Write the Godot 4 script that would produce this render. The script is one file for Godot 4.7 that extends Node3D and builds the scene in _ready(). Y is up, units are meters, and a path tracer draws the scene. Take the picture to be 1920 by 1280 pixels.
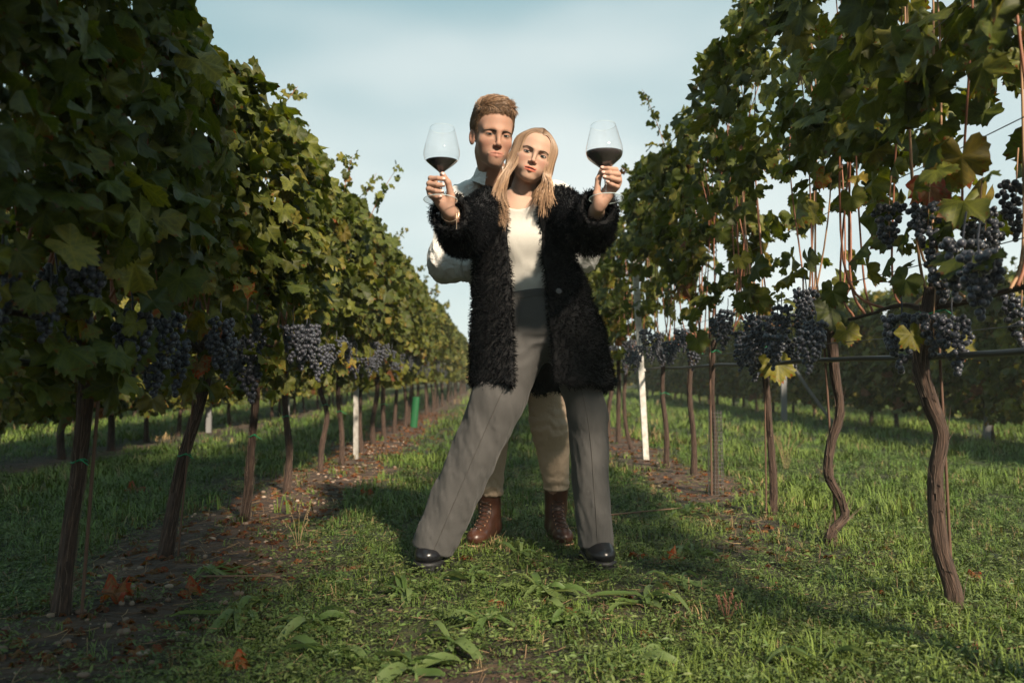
extends Node3D

var R := RandomNumberGenerator.new()
var nz := FastNoiseLite.new()
var names := {}
var M := {}


# ---------------------------------------------------------------- mesh collecting
class MB:
	var v := PackedVector3Array()
	var n := PackedVector3Array()
	var c := PackedColorArray()
	var uv := PackedVector2Array()
	var ix := PackedInt32Array()

	func vert(p: Vector3, col := Color.WHITE, t := Vector2.ZERO, nn := Vector3.ZERO) -> int:
		v.append(p)
		n.append(nn)
		c.append(col)
		uv.append(t)
		return v.size() - 1

	func tri(a: int, b: int, d: int) -> void:
		ix.append(a)
		ix.append(b)
		ix.append(d)

	func quad(a: int, b: int, d: int, e: int) -> void:
		tri(a, b, d)
		tri(a, d, e)

	# a tube through points; bumps: radial relief (share of the radius) from a noise
	func tube(pts: PackedVector3Array, rad: PackedFloat32Array, sides: int, col := Color.WHITE, bump := 0.0, noise: FastNoiseLite = null, col_b := Color(0, 0, 0, 0), flat := 1.0) -> void:
		var m := pts.size()
		var t0 := (pts[1] - pts[0]).normalized()
		var side := t0.cross(Vector3.RIGHT if absf(t0.x) < 0.8 else Vector3.UP).normalized()
		var first := v.size()
		var run := 0.0
		for i in m:
			var t := (pts[mini(i + 1, m - 1)] - pts[maxi(i - 1, 0)]).normalized()
			side = (side - t * side.dot(t)).normalized()
			var up := t.cross(side)
			if i > 0:
				run += pts[i].distance_to(pts[i - 1])
			for s in sides + 1:
				var a := TAU * (s % sides) / sides
				var dir := side * cos(a) + up * (sin(a) * flat)
				var r := rad[i]
				if bump > 0.0:
					r *= 1.0 + bump * noise.get_noise_3d(cos(a) * 95.0 + pts[0].x * 70.0, run * 110.0, sin(a) * 95.0)
				var cc := col if col_b.a == 0.0 else col.lerp(col_b, float(i) / (m - 1))
				vert(pts[i] + dir * r, cc, Vector2(float(s) / sides, run), Vector3.ZERO)
		var w := sides + 1
		for i in m - 1:
			for s in sides:
				var a := first + i * w + s
				quad(a, a + w, a + w + 1, a + 1)
		for e in 2:
			var ring := first + (m - 1) * w * e
			var mid := vert(pts[(m - 1) * e], col, Vector2(0.5, run * e))
			for s in sides:
				if e == 0:
					tri(mid, ring + s, ring + s + 1)
				else:
					tri(mid, ring + s + 1, ring + s)

	func box(at: Vector3, size: Vector3, basis := Basis(), col := Color.WHITE) -> void:
		var h := size * 0.5
		for f in 6:
			var ax := f / 2
			var sg := 1.0 if f % 2 == 0 else -1.0
			var nn := Vector3.ZERO
			nn[ax] = sg
			var a := Vector3.ZERO
			a[(ax + 1) % 3] = h[(ax + 1) % 3]
			var b := Vector3.ZERO
			b[(ax + 2) % 3] = h[(ax + 2) % 3] * sg
			var o := nn * h
			var q := [o - a - b, o - a + b, o + a + b, o + a - b]
			var k := []
			for i in 4:
				k.append(vert(at + basis * q[i], col, Vector2(i % 2, i / 2), basis * nn))
			quad(k[0], k[1], k[2], k[3])

	func lathe(prof: PackedVector2Array, sides: int, xf := Transform3D(), col := Color.WHITE) -> void:
		var first := v.size()
		for i in prof.size():
			for s in sides + 1:
				var a := TAU * (s % sides) / sides
				vert(xf * Vector3(cos(a) * prof[i].x, prof[i].y, sin(a) * prof[i].x), col, Vector2(float(s) / sides, prof[i].y))
		var w := sides + 1
		for i in prof.size() - 1:
			for s in sides:
				var a := first + i * w + s
				quad(a, a + 1, a + w + 1, a + w)

	func ball(at: Vector3, r: Vector3, segs := 8, rings := 5, col := Color.WHITE, basis := Basis()) -> void:
		var first := v.size()
		for i in rings + 1:
			var e := PI * i / rings
			for s in segs + 1:
				var a := TAU * (s % segs) / segs
				var d := Vector3(sin(e) * cos(a), -cos(e), sin(e) * sin(a))
				vert(at + basis * (d * r), col, Vector2(float(s) / segs, float(i) / rings), (basis * (d / r)).normalized())
		var w := segs + 1
		for i in rings:
			for s in segs:
				var a := first + i * w + s
				quad(a, a + 1, a + w + 1, a + w)

	func mesh() -> ArrayMesh:
		# normals that were not given are smoothed over shared positions
		var need := false
		for q in n:
			if q == Vector3.ZERO:
				need = true
				break
		if need:
			var at := {}
			var own := n.duplicate()
			var id := PackedInt32Array()
			id.resize(v.size())
			for i in v.size():
				var key := Vector3i((v[i] * 50000.0).round())
				if not at.has(key):
					at[key] = i
				id[i] = at[key]
			var sum := PackedVector3Array()
			sum.resize(v.size())
			for k in ix.size() / 3:
				var a := ix[k * 3]
				var b := ix[k * 3 + 1]
				var d := ix[k * 3 + 2]
				var f := (v[d] - v[a]).cross(v[b] - v[a])
				sum[id[a]] += f
				sum[id[b]] += f
				sum[id[d]] += f
			for i in v.size():
				if own[i] == Vector3.ZERO:
					var s := sum[id[i]]
					n[i] = s.normalized() if s.length_squared() > 1e-24 else Vector3.UP
		var arr := []
		arr.resize(Mesh.ARRAY_MAX)
		arr[Mesh.ARRAY_VERTEX] = v
		arr[Mesh.ARRAY_NORMAL] = n
		arr[Mesh.ARRAY_COLOR] = c
		arr[Mesh.ARRAY_TEX_UV] = uv
		arr[Mesh.ARRAY_INDEX] = ix
		var am := ArrayMesh.new()
		am.add_surface_from_arrays(Mesh.PRIMITIVE_TRIANGLES, arr)
		return am


# ---------------------------------------------------------------- distance fields, meshed as surface nets
class Sdf:
	var kind := PackedInt32Array()
	var cut := PackedInt32Array()
	var A := PackedVector3Array()
	var B := PackedVector3Array()
	var r1 := PackedFloat32Array()
	var r2 := PackedFloat32Array()
	var inv := PackedFloat32Array()
	var K := PackedFloat32Array()
	var bas: Array[Basis] = []
	var post: Callable

	func cap(a: Vector3, b: Vector3, ra: float, rb: float, k := 0.01, sub := 0) -> void:
		kind.append(0)
		cut.append(sub)
		A.append(a)
		B.append(b - a)
		r1.append(ra)
		r2.append(rb)
		inv.append(1.0 / maxf((b - a).length_squared(), 1e-9))
		K.append(k)
		bas.append(Basis())

	func ell(at: Vector3, r: Vector3, k := 0.01, sub := 0, turn := Basis()) -> void:
		kind.append(1)
		cut.append(sub)
		A.append(at)
		B.append(r)
		r1.append(0)
		r2.append(0)
		inv.append(0)
		K.append(k)
		bas.append(turn.inverse())

	func chain(pts: Array, rad: Array, k := 0.01) -> void:
		for i in pts.size() - 1:
			cap(pts[i], pts[i + 1], rad[i], rad[i + 1], k)

	func one(i: int, p: Vector3) -> float:
		if kind[i] == 0:
			var pa := p - A[i]
			var h := clampf(pa.dot(B[i]) * inv[i], 0.0, 1.0)
			return (pa - B[i] * h).length() - lerpf(r1[i], r2[i], h)
		var q := bas[i] * (p - A[i])
		var q1 := q / B[i]
		var k0 := q1.length()
		var k1 := (q1 / B[i]).length()
		if k1 < 1e-6:
			return -minf(B[i].x, minf(B[i].y, B[i].z))
		return k0 * (k0 - 1.0) / k1

	func some(p: Vector3, list: PackedInt32Array) -> float:
		var d := 9.0
		for i in list:
			var e := one(i, p)
			var k := K[i]
			if cut[i]:
				var h := maxf(k - absf(d + e), 0.0) / k
				d = maxf(d, -e) + h * h * k * 0.25
			else:
				var h := maxf(k - absf(d - e), 0.0) / k
				d = minf(d, e) - h * h * k * 0.25
		return d

	func dist(p: Vector3) -> float:
		var d := some(p, PackedInt32Array(range(kind.size())))
		return post.call(p, d) if post.is_valid() else d

	# march from p along dir to the surface
	func hit(p: Vector3, dir: Vector3) -> Vector3:
		for i in 40:
			var d := dist(p)
			if absf(d) < 0.0002:
				break
			p += dir * d * 0.8
		return p

	func mesh(mb: MB, h: float, lo: Vector3, hi: Vector3, xf := Transform3D(), col = null, base := Color.WHITE) -> void:
		var S := 5
		var nb := Vector3i(((hi - lo) / (h * S)).ceil())
		var nx := nb.x * S
		var ny := nb.y * S
		var nzz := nb.z * S
		var cx := nx + 1
		var cxy := cx * (ny + 1)
		var val := PackedFloat32Array()
		val.resize(cxy * (nzz + 1))
		val.fill(99.0)
		var vid := PackedInt32Array()
		vid.resize(cxy * (nzz + 1))
		vid.fill(-1)
		var nb_t := xf.basis.inverse().transposed()
		var half := h * S * 0.87
		var all := kind.size()
		var off := PackedInt32Array([0, 1, cx, cx + 1, cxy, cxy + 1, cxy + cx, cxy + cx + 1])
		var blocks := []
		var posted := post.is_valid()
		var ds := PackedFloat32Array()
		ds.resize(all)
		for bz in nb.z:
			for by in nb.y:
				for bx in nb.x:
					var mid := lo + Vector3(bx + 0.5, by + 0.5, bz + 0.5) * (h * S)
					var d := 9.0
					for i in all:
						var e := one(i, mid)
						ds[i] = e
						var k := K[i]
						if cut[i]:
							d = maxf(d, -e)
						else:
							var hh := maxf(k - absf(d - e), 0.0) / k
							d = minf(d, e) - hh * hh * k * 0.25
					var dd: float = post.call(mid, d) if posted else d
					if absf(dd) > half * 1.9:
						continue
					var list := PackedInt32Array()
					for i in all:
						if cut[i]:
							if ds[i] < K[i] + half * 2.2:
								list.append(i)
						elif ds[i] < maxf(d, 0.0) + half * 2.6 + K[i]:
							list.append(i)
					for kz in range(bz * S, bz * S + S + 1):
						for ky in range(by * S, by * S + S + 1):
							var row := kz * cxy + ky * cx
							for kx in range(bx * S, bx * S + S + 1):
								if val[row + kx] > 98.0:
									var p := lo + Vector3(kx, ky, kz) * h
									var e := some(p, list)
									val[row + kx] = post.call(p, e) if posted else e
					blocks.append(Vector3i(bx, by, bz))
		for b: Vector3i in blocks:
			for kz in range(b.z * S, b.z * S + S):
				for ky in range(b.y * S, b.y * S + S):
					for kx in range(b.x * S, b.x * S + S):
						var at := kz * cxy + ky * cx + kx
						var neg := 0
						for o in 8:
							if val[at + off[o]] < 0.0:
								neg += 1
						if neg == 0 or neg == 8:
							continue
						var sum := Vector3.ZERO
						var cnt := 0
						for o in 8:
							var va := val[at + off[o]]
							for ax in 3:
								if o & (1 << ax):
									continue
								var vb := val[at + off[o | (1 << ax)]]
								if (va < 0.0) != (vb < 0.0):
									var p := Vector3(o & 1, (o >> 1) & 1, (o >> 2) & 1)
									p[ax] += va / (va - vb)
									sum += p
									cnt += 1
						var q := sum / cnt
						var g := Vector3.ZERO
						for o in 8:
							var va := clampf(val[at + off[o]], -h * 3.0, h * 3.0)
							var wx := q.x if o & 1 else 1.0 - q.x
							var wy := q.y if o & 2 else 1.0 - q.y
							var wz := q.z if o & 4 else 1.0 - q.z
							g.x += (va if o & 1 else -va) * wy * wz
							g.y += (va if o & 2 else -va) * wx * wz
							g.z += (va if o & 4 else -va) * wx * wy
						g = g.normalized()
						var lp := lo + (Vector3(kx, ky, kz) + q) * h
						var cc: Color = col.call(lp, g) if col != null else base
						vid[at] = mb.vert(xf * lp, cc, Vector2(lp.x, lp.y), (nb_t * g).normalized())
		for b: Vector3i in blocks:
			for kz in range(b.z * S, b.z * S + S):
				for ky in range(b.y * S, b.y * S + S):
					for kx in range(b.x * S, b.x * S + S):
						var at := kz * cxy + ky * cx + kx
						if vid[at] < 0:
							continue
						var a := val[at] < 0.0
						var steps := [1, cx, cxy]
						for ax in 3:
							var s1: int = steps[(ax + 1) % 3]
							var s2: int = steps[(ax + 2) % 3]
							if at < s1 + s2:
								continue
							if a == (val[at + steps[ax]] < 0.0):
								continue
							var i0 := vid[at]
							var i1 := vid[at - s1]
							var i2 := vid[at - s1 - s2]
							var i3 := vid[at - s2]
							if i1 < 0 or i2 < 0 or i3 < 0:
								continue
							if a:
								mb.quad(i0, i3, i2, i1)
							else:
								mb.quad(i0, i1, i2, i3)


# ---------------------------------------------------------------- naming and placing
func numbered(called: String, parent: Node) -> String:
	var key := [parent.get_instance_id(), called]
	var k: int = names.get(key, -1) + 1
	names[key] = k
	return called if k == 0 else "%s_%03d" % [called, k]


func put(o: Node3D, called: String, parent: Node = null) -> Node3D:
	if parent == null:
		parent = self
	o.name = numbered(called, parent)
	parent.add_child(o, true)
	return o


func obj(called: String, mesh: Mesh, mat: Material, parent: Node = null) -> MeshInstance3D:
	var o := MeshInstance3D.new()
	o.mesh = mesh
	o.material_override = mat
	put(o, called, parent)
	return o


func tag(o: Node, label: String, category: String, group := "", kind := "") -> Node:
	o.set_meta("label", label)
	if category:
		o.set_meta("category", category)
	if group:
		o.set_meta("group", group)
	if kind:
		o.set_meta("kind", kind)
	return o


func thing(called: String, label: String, category: String, at := Vector3.ZERO, group := "") -> Node3D:
	var o := Node3D.new()
	put(o, called)
	o.position = at
	tag(o, label, category, group)
	return o


func many(called: String, mesh: Mesh, mat: Material, at: Array, tint: PackedColorArray, parent: Node = null) -> MultiMeshInstance3D:
	var mm := MultiMesh.new()
	mm.transform_format = MultiMesh.TRANSFORM_3D
	mm.use_colors = tint.size() > 0
	mm.mesh = mesh
	mm.instance_count = at.size()
	for i in at.size():
		mm.set_instance_transform(i, at[i])
		if tint.size():
			mm.set_instance_color(i, tint[i])
	var o := MultiMeshInstance3D.new()
	o.multimesh = mm
	o.material_override = mat
	put(o, called, parent)
	o.set_meta("kind", "stuff")
	return o


func lin(r: float, g: float, b: float) -> Color:
	return Color(r, g, b).linear_to_srgb()


func mat(albedo: Color, rough := 0.8, vertex := false) -> StandardMaterial3D:
	var m := StandardMaterial3D.new()
	m.albedo_color = albedo
	m.roughness = rough
	m.vertex_color_use_as_albedo = vertex
	return m


func noise(freq: float, octaves := 4, s := 1) -> FastNoiseLite:
	var f := FastNoiseLite.new()
	f.noise_type = FastNoiseLite.TYPE_SIMPLEX_SMOOTH
	f.frequency = freq
	f.fractal_octaves = octaves
	f.seed = s
	return f


# a seamless noise picture between two tones
func noise_tex(freq: float, lo: Color, hi: Color, s := 1, size := 512, octaves := 5) -> NoiseTexture2D:
	var t := NoiseTexture2D.new()
	t.width = size
	t.height = size
	t.seamless = true
	t.noise = noise(freq, octaves, s)
	var g := Gradient.new()
	g.set_color(0, lo)
	g.set_color(1, hi)
	t.color_ramp = g
	return t


func curve(pts: Array, steps: int) -> PackedVector3Array:
	var out := PackedVector3Array()
	var n := pts.size()
	for i in n - 1:
		var a: Vector3 = pts[maxi(i - 1, 0)]
		var b: Vector3 = pts[i]
		var c: Vector3 = pts[i + 1]
		var d: Vector3 = pts[mini(i + 2, n - 1)]
		for k in steps:
			out.append(b.cubic_interpolate(c, a, d, float(k) / steps))
	out.append(pts[n - 1])
	return out


func taper(n: int, a: float, b: float) -> PackedFloat32Array:
	var out := PackedFloat32Array()
	for i in n:
		out.append(lerpf(a, b, float(i) / maxi(n - 1, 1)))
	return out


func prof(t: float, xs: Array, ys: Array) -> float:
	if t <= xs[0]:
		return ys[0]
	for i in xs.size() - 1:
		if t <= xs[i + 1]:
			return lerpf(ys[i], ys[i + 1], smoothstep(xs[i], xs[i + 1], t))
	return ys[-1]


func frame(z_dir: Vector3, y_hint: Vector3) -> Basis:
	var z := z_dir.normalized()
	var y := y_hint - z * y_hint.dot(z)
	if y.length_squared() < 1e-6:
		y = Vector3.RIGHT - z * z.x
	y = y.normalized()
	return Basis(y.cross(z), y, z)


# ---------------------------------------------------------------- grape leaves
const LOBES := [0.0, 1.0, 8.0, 0.88, 13.0, 0.91, 21.0, 0.75, 26.0, 0.76, 33.0, 0.55, 41.0, 0.74, 47.0, 0.80, 55.0, 0.93, 63.0, 0.80, 69.0, 0.82, 78.0, 0.66, 86.0, 0.53, 97.0, 0.66, 106.0, 0.67, 115.0, 0.77, 125.0, 0.66, 134.0, 0.67, 145.0, 0.54, 158.0, 0.47, 169.0, 0.30]


# one grape leaf: petiole joint at the origin, tip towards +y, upper face +z
func leaf_mesh(s: int, cup: float, wave: float, deep := 1.0) -> ArrayMesh:
	var mb := MB.new()
	var rr := RandomNumberGenerator.new()
	rr.seed = s
	var n := LOBES.size() / 2
	var pts := []
	for k in range(-n + 1, n):
		var i := absi(k)
		var a: float = deg_to_rad(LOBES[i * 2]) * signf(k)
		var r: float = LOBES[i * 2 + 1]
		var tooth := 0.035 if i % 2 == 0 else -0.035
		r = (lerpf(0.76, r, deep) + tooth) * (1.0 + rr.randf_range(-0.06, 0.06)) if i < n - 1 else r
		var x := sin(a) * r
		var y := cos(a) * r
		var z := -cup * (r * r * 0.35) - cup * 0.5 * x * x + wave * sin(a * 5.0 + s) * r * 0.16 + rr.randf_range(-0.02, 0.02) - 0.10 * cup * y * absf(y)
		pts.append(Vector3(x, y, z))
	var mid := mb.vert(Vector3(0, 0.0, 0.02), Color.WHITE, Vector2(0.5, 0.5))
	for p: Vector3 in pts:
		mb.vert(p, Color.WHITE, Vector2(0.5 + p.x * 0.48, 0.5 - p.y * 0.48))
	for i in pts.size() - 1:
		mb.tri(mid, 1 + i, 2 + i)
	return mb.mesh()


# veins and mottling of a leaf; brown: share of withered rim and blotches
func leaf_tex(s: int, brown: float) -> ImageTexture:
	var size := 160
	var im := Image.create(size, size, false, Image.FORMAT_RGB8)
	var nn := noise(0.03, 3, s)
	var segs := []
	for a: float in [0.0, 55.0, -55.0, 115.0, -115.0]:
		var d := Vector2(sin(deg_to_rad(a)), -cos(deg_to_rad(a)))
		segs.append([Vector2.ZERO, d * 0.9, 0.018])
		for k in 4:
			for sg: float in [-1.0, 1.0]:
				var o := d * (0.16 + 0.17 * k)
				segs.append([o, o + d.rotated(sg * 0.8) * (0.42 - 0.07 * k), 0.009])
	for y in size:
		for x in size:
			var p := Vector2(x - size * 0.5, y - size * 0.5) / (size * 0.48)
			var v := 0.0
			for g: Array in segs:
				var q := Geometry2D.get_closest_point_to_segment(p, g[0], g[1])
				var dd := p.distance_to(q)
				if dd < g[2] * 2.0:
					v = maxf(v, 1.0 - dd / (g[2] * 2.0))
			var m := nn.get_noise_2d(x, y)
			var c := Color(0.80 + m * 0.2, 0.80 + m * 0.16, 0.74 + m * 0.12)
			c = c.lerp(Color(1.0, 0.98, 0.80), v * 0.75)
			if brown > 0.0:
				var e := p.length() + nn.get_noise_2d(x * 1.7 + 90.0, y * 1.7) * 0.8
				var w := smoothstep(1.15 - brown, 1.3 - brown, e)
				c = c.lerp(Color(0.95, 0.50, 0.28), w * 0.85)
			im.set_pixel(x, y, c)
	im.generate_mipmaps()
	return ImageTexture.create_from_image(im)


func leaf_mat(tex: Texture2D, tint: Color, vertex: bool) -> StandardMaterial3D:
	var m := mat(tint, 0.52, vertex)
	m.albedo_texture = tex
	m.heightmap_enabled = true
	m.heightmap_texture = tex
	m.heightmap_scale = -0.15
	m.backlight_enabled = true
	m.backlight = Color(0.95, 0.95, 0.48)
	m.metallic_specular = 0.4
	return m


# ---------------------------------------------------------------- grapes
func cluster_spots(rr: RandomNumberGenerator, count: int, length: float, wide: float) -> Array:
	# a shouldered cone of berries that hangs from the origin
	var spots := []
	var gr := 0.0086
	var tries := 0
	while spots.size() < count and tries < count * 40:
		tries += 1
		var t := pow(rr.randf(), 1.2)
		var w := wide * (sin(clampf(t * 3.2 + 0.45, 0.0, PI)) * 0.35 + 0.72 * (1.0 - t * 0.86))
		var a := rr.randf() * TAU
		var r := w * sqrt(rr.randf_range(0.25, 1.0))
		var p := Vector3(cos(a) * r, -0.02 - t * length, sin(a) * r)
		var free := true
		for q: Vector3 in spots:
			if q.distance_squared_to(p) < gr * gr * 2.3:
				free = false
				break
		if free:
			spots.append(p)
	return spots


func cluster_mesh(s: int, count: int, length: float, wide: float, segs: int, rings: int) -> ArrayMesh:
	var rr := RandomNumberGenerator.new()
	rr.seed = s
	var mb := MB.new()
	for p: Vector3 in cluster_spots(rr, count, length, wide):
		var b := rr.randf_range(0.55, 1.35)
		var r := rr.randf_range(0.0074, 0.0096)
		mb.ball(p, Vector3(r, r * 1.04, r), segs, rings, Color(b * rr.randf_range(0.9, 1.15), b, b * 1.05))
	mb.tube(PackedVector3Array([Vector3(0, 0.045, 0), Vector3(0.004, 0.01, 0.003), Vector3(0, -length * 0.5, 0)]), PackedFloat32Array([0.0022, 0.0024, 0.0012]), 5, Color(5.5, 3.2, 1.6))
	return mb.mesh()


# ---------------------------------------------------------------- one grapevine
# side: +1 where the row's face towards the alley looks to +x
func vine(label: String, group: String, base: Vector3, bend: Array, girth: float, spec: Dictionary) -> Node3D:
	var t := thing("grapevine", label, "grapevine", base, group)
	var level: int = spec.level            # 0 near .. 3 far
	var sides: int = [18, 12, 8, 5][level]
	var steps: int = [12, 8, 4, 2][level]
	# trunk: gnarled, with strips of bark
	var head: Vector3 = bend[-1]
	var pts := curve(bend, steps)
	var rad := PackedFloat32Array()
	for i in pts.size():
		var f := float(i) / (pts.size() - 1)
		rad.append(girth * (1.0 + 0.55 * pow(1.0 - f, 6.0) + 0.45 * pow(f, 7.0)) * (1.0 + 0.16 * nz.get_noise_2d(f * 260.0, base.z * 300.0)))
	var mb := MB.new()
	mb.tube(pts, rad, sides, Color.WHITE, 0.42 if level < 2 else 0.25, nz)
	if level < 2:
		for k in 5:
			var lump := girth * R.randf_range(0.8, 1.25)
			mb.ball(head + Vector3(R.randf_range(-1, 1), R.randf_range(-0.8, 0.9), R.randf_range(-1, 1)) * girth * 0.7, Vector3(lump, lump * 0.9, lump), 10, 7, Color.WHITE, Basis(Vector3(R.randf(), R.randf(), 0.3).normalized(), R.randf() * 3.0))
	var trunk := obj("trunk", mb.mesh(), M.bark, t)
	if level < 2:
		var strips := MB.new()
		for k in (95 if level == 0 else 30):
			var f := R.randf_range(0.03, 0.9)
			var i := int(f * (pts.size() - 2))
			var a := R.randf() * TAU
			var p: Vector3 = pts[i]
			var dirs := (pts[i + 1] - p).normalized()
			var out := Vector3(cos(a), 0, sin(a))
			var l := R.randf_range(0.03, 0.14)
			var q := p + out * rad[i] * 1.02
			var drift := out.rotated(Vector3.UP, R.randf_range(-0.9, 0.9))
			strips.tube(curve([q, q + dirs * l * 0.5 + out * R.randf_range(0.0, 0.004), q + dirs * l + drift * R.randf_range(0.0, 0.018)], 3), taper(7, R.randf_range(0.002, 0.0045), 0.0008), 4, Color.WHITE, 0.0, null, Color(0, 0, 0, 0), 0.4)
		obj("bark_strips", strips.mesh(), M.bark_light, trunk).set_meta("kind", "stuff")
	# cordon along the wire, both ways
	var half: float = spec.get("reach", 0.44)
	for sg: float in [-1.0, 1.0]:
		var cm := MB.new()
		var up: float = spec.cordon
		var cp := curve([head + Vector3(0, -0.05, 0), Vector3(head.x * 0.6, up - 0.02, head.z + 0.10 * sg), Vector3(R.randf_range(-0.03, 0.03), up + R.randf_range(-0.015, 0.02), 0.28 * sg), Vector3(0, up, half * sg)], maxi(steps / 2, 2))
		cm.tube(cp, taper(cp.size(), girth * 0.62, girth * 0.32), maxi(sides / 2, 5), Color.WHITE, 0.25, nz)
		obj("cordon", cm.mesh(), M.bark, t)
	# shoots
	var shoots: int = [9, 8, 6, 3][level]
	var top: float = spec.top
	var paths := []
	for k in shoots:
		var z := lerpf(-half, half, (k + R.randf_range(0.2, 0.8)) / shoots)
		var w := R.randf_range(-0.16, 0.16)
		var h := top - R.randf_range(0.0, 0.35)
		paths.append([Vector3(R.randf_range(-0.02, 0.02), spec.cordon, z), Vector3(w * 0.7, spec.cordon + 0.18, z + R.randf_range(-0.07, 0.07)), Vector3(w, lerpf(spec.cordon, h, 0.6), z + R.randf_range(-0.14, 0.14)), Vector3(w * 0.5 + R.randf_range(-0.1, 0.1), h, z + R.randf_range(-0.2, 0.2))])
	if level < 3:
		for p: Array in paths:
			var sm := MB.new()
			var sp := curve(p, [6, 4, 2][level])
			sm.tube(sp, taper(sp.size(), R.randf_range(0.0045, 0.0062), 0.002), [7, 5, 4][level], Color.WHITE)
			obj("shoot", sm.mesh(), M.cane if R.randf() < 0.7 else M.cane_pale, t)
	else:
		var sm := MB.new()
		for p: Array in paths:
			sm.tube(curve(p, 1), taper(p.size(), 0.006, 0.003), 3, Color.WHITE)
		obj("shoots", sm.mesh(), M.cane, t).set_meta("kind", "stuff")
	# leaves: where they hang
	var face: float = spec.face
	var count: int = spec.leaves
	var size: float = spec.size
	var spots := []
	var low: float = spec.low
	var wide: float = spec.wide
	var tries := 0
	while spots.size() < count and tries < count * 8:
		tries += 1
		var z := R.randf_range(-half - 0.07, half + 0.07)
		var u := R.randf()
		var y := lerpf(low - 0.12, top, u)
		var wz := base.z + z
		var bulge := 1.0 + 0.35 * nz.get_noise_3d(base.x * 40.0, y * 90.0, wz * 90.0)
		var ragged := top + 0.22 * nz.get_noise_2d(wz * 120.0, base.x * 80.0) - 0.05
		if y > ragged and R.randf() < 0.88:
			continue
		if absf(z) > half * 0.55 and y > low + 0.55 and R.randf() < spec.get("clump", 0.0) * smoothstep(half * 0.5, half, absf(z)):
			continue
		# fewer leaves in the fruit zone, and gaps
		if y < low + 0.30 and R.randf() < spec.get("open", 0.62):
			continue
		var gap := nz.get_noise_3d(base.x * 90.0 + 40.0, y * spec.get("grain", 130.0), wz * spec.get("grain", 130.0))
		if gap > spec.get("gap", 0.34) and R.randf() < 0.92:
			continue
		var near_top := smoothstep(top - 0.35, top, y)
		var w := wide * bulge * (1.0 - 0.45 * near_top) * (0.75 + 0.25 * smoothstep(low, low + 0.4, y))
		var sg := face if R.randf() < spec.get("front", 0.62) else -face
		var x := sg * w * lerpf(0.25, 1.05, sqrt(R.randf()))
		var elev := R.randf_range(-0.35, 1.15) + near_top * 0.4
		var yaw := R.randf_range(-1.15, 1.15)
		var nrm := Vector3(sg * cos(elev) * cos(yaw), sin(elev), cos(elev) * sin(yaw))
		var droop := Vector3(R.randf_range(-0.25, 0.25), -1.0, R.randf_range(-1.1, 1.1))
		var b := frame(nrm, droop)
		var sc := size * (0.36 + 0.90 * R.randf())
		b = b.scaled_local(Vector3(sc, sc, sc * R.randf_range(0.5, 1.4)))
		var shell := sg * face * absf(x) / wide
		spots.append([shell, Transform3D(b, Vector3(x, y, z)), y])
	# long shoots that stick out above the rest
	for k in (spec.get("whips", 0) if level < 3 else 0):
		var o := Vector3(R.randf_range(-0.15, 0.15), top - 0.3, R.randf_range(-half * 0.7, half * 0.7))
		var e := o + Vector3(R.randf_range(-0.38, 0.25) * face * -1.0, R.randf_range(0.25, 0.62), R.randf_range(-0.15, 0.15))
		var wp := curve([o, (o + e) * 0.5 + Vector3(0, 0.05, 0), e], 5)
		var wm := MB.new()
		wm.tube(wp, taper(wp.size(), 0.004, 0.0012), 5)
		obj("shoot", wm.mesh(), M.cane, t)
		for q in wp.size():
			for j in 2:
				var b := frame(Vector3(R.randf_range(-1, 1), R.randf_range(-0.3, 1), R.randf_range(-0.2, 1)), Vector3(R.randf_range(-1, 1), -1, R.randf_range(-1, 1)))
				var sc := size * lerpf(0.85, 0.35, float(q) / wp.size()) * R.randf_range(0.7, 1.2)
				spots.append([9.0 if level < 2 else 0.0, Transform3D(b.scaled_local(Vector3.ONE * sc), wp[q] + Vector3(R.randf_range(-0.04, 0.04), R.randf_range(-0.04, 0.03), R.randf_range(-0.04, 0.04))), wp[q].y])
	# the ones that show largest become parts of their own, the rest one mass
	var single: int = spec.get("single", 0)
	spots.sort_custom(func(a, b): return a[0] > b[0])
	var rest := [[], []]
	var tints := [PackedColorArray(), PackedColorArray()]
	for i in spots.size():
		var xf: Transform3D = spots[i][1]
		var low_down: bool = spots[i][2] < low + 0.3
		var pick := R.randf()
		var kind := 0
		if pick < 0.36:
			kind = 1
		elif pick < 0.46:
			kind = 2
		elif pick < (0.52 if low_down else 0.468):
			kind = 3
		elif pick < (0.55 if low_down else 0.473):
			kind = 4
		if kind == 4 and level == 0:
			kind = 1
		if i < single:
			var l := obj("leaf", M.leaf_meshes[R.randi() % M.leaf_meshes.size()], M.leaf_mats[kind][R.randi() % 3], t)
			l.transform = xf
		else:
			var h := i % 2
			rest[h].append(xf)
			var c: Color = M.leaf_tones[kind]
			tints[h].append(Color(c.r, c.g, c.b) * R.randf_range(0.75, 1.25))
	if level < 3:
		for h in 2:
			if rest[h].size():
				many("foliage", M.leaf_meshes[h * 2 + 1], M.leaf_many, rest[h], tints[h], t)
	else:
		tints[0].append_array(tints[1])
		many("foliage", M.leaf_meshes[1], M.leaf_many, rest[0] + rest[1], tints[0], t)
	# grapes
	var fruit: int = spec.get("fruit", [7, 6, 4, 0][level])
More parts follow.
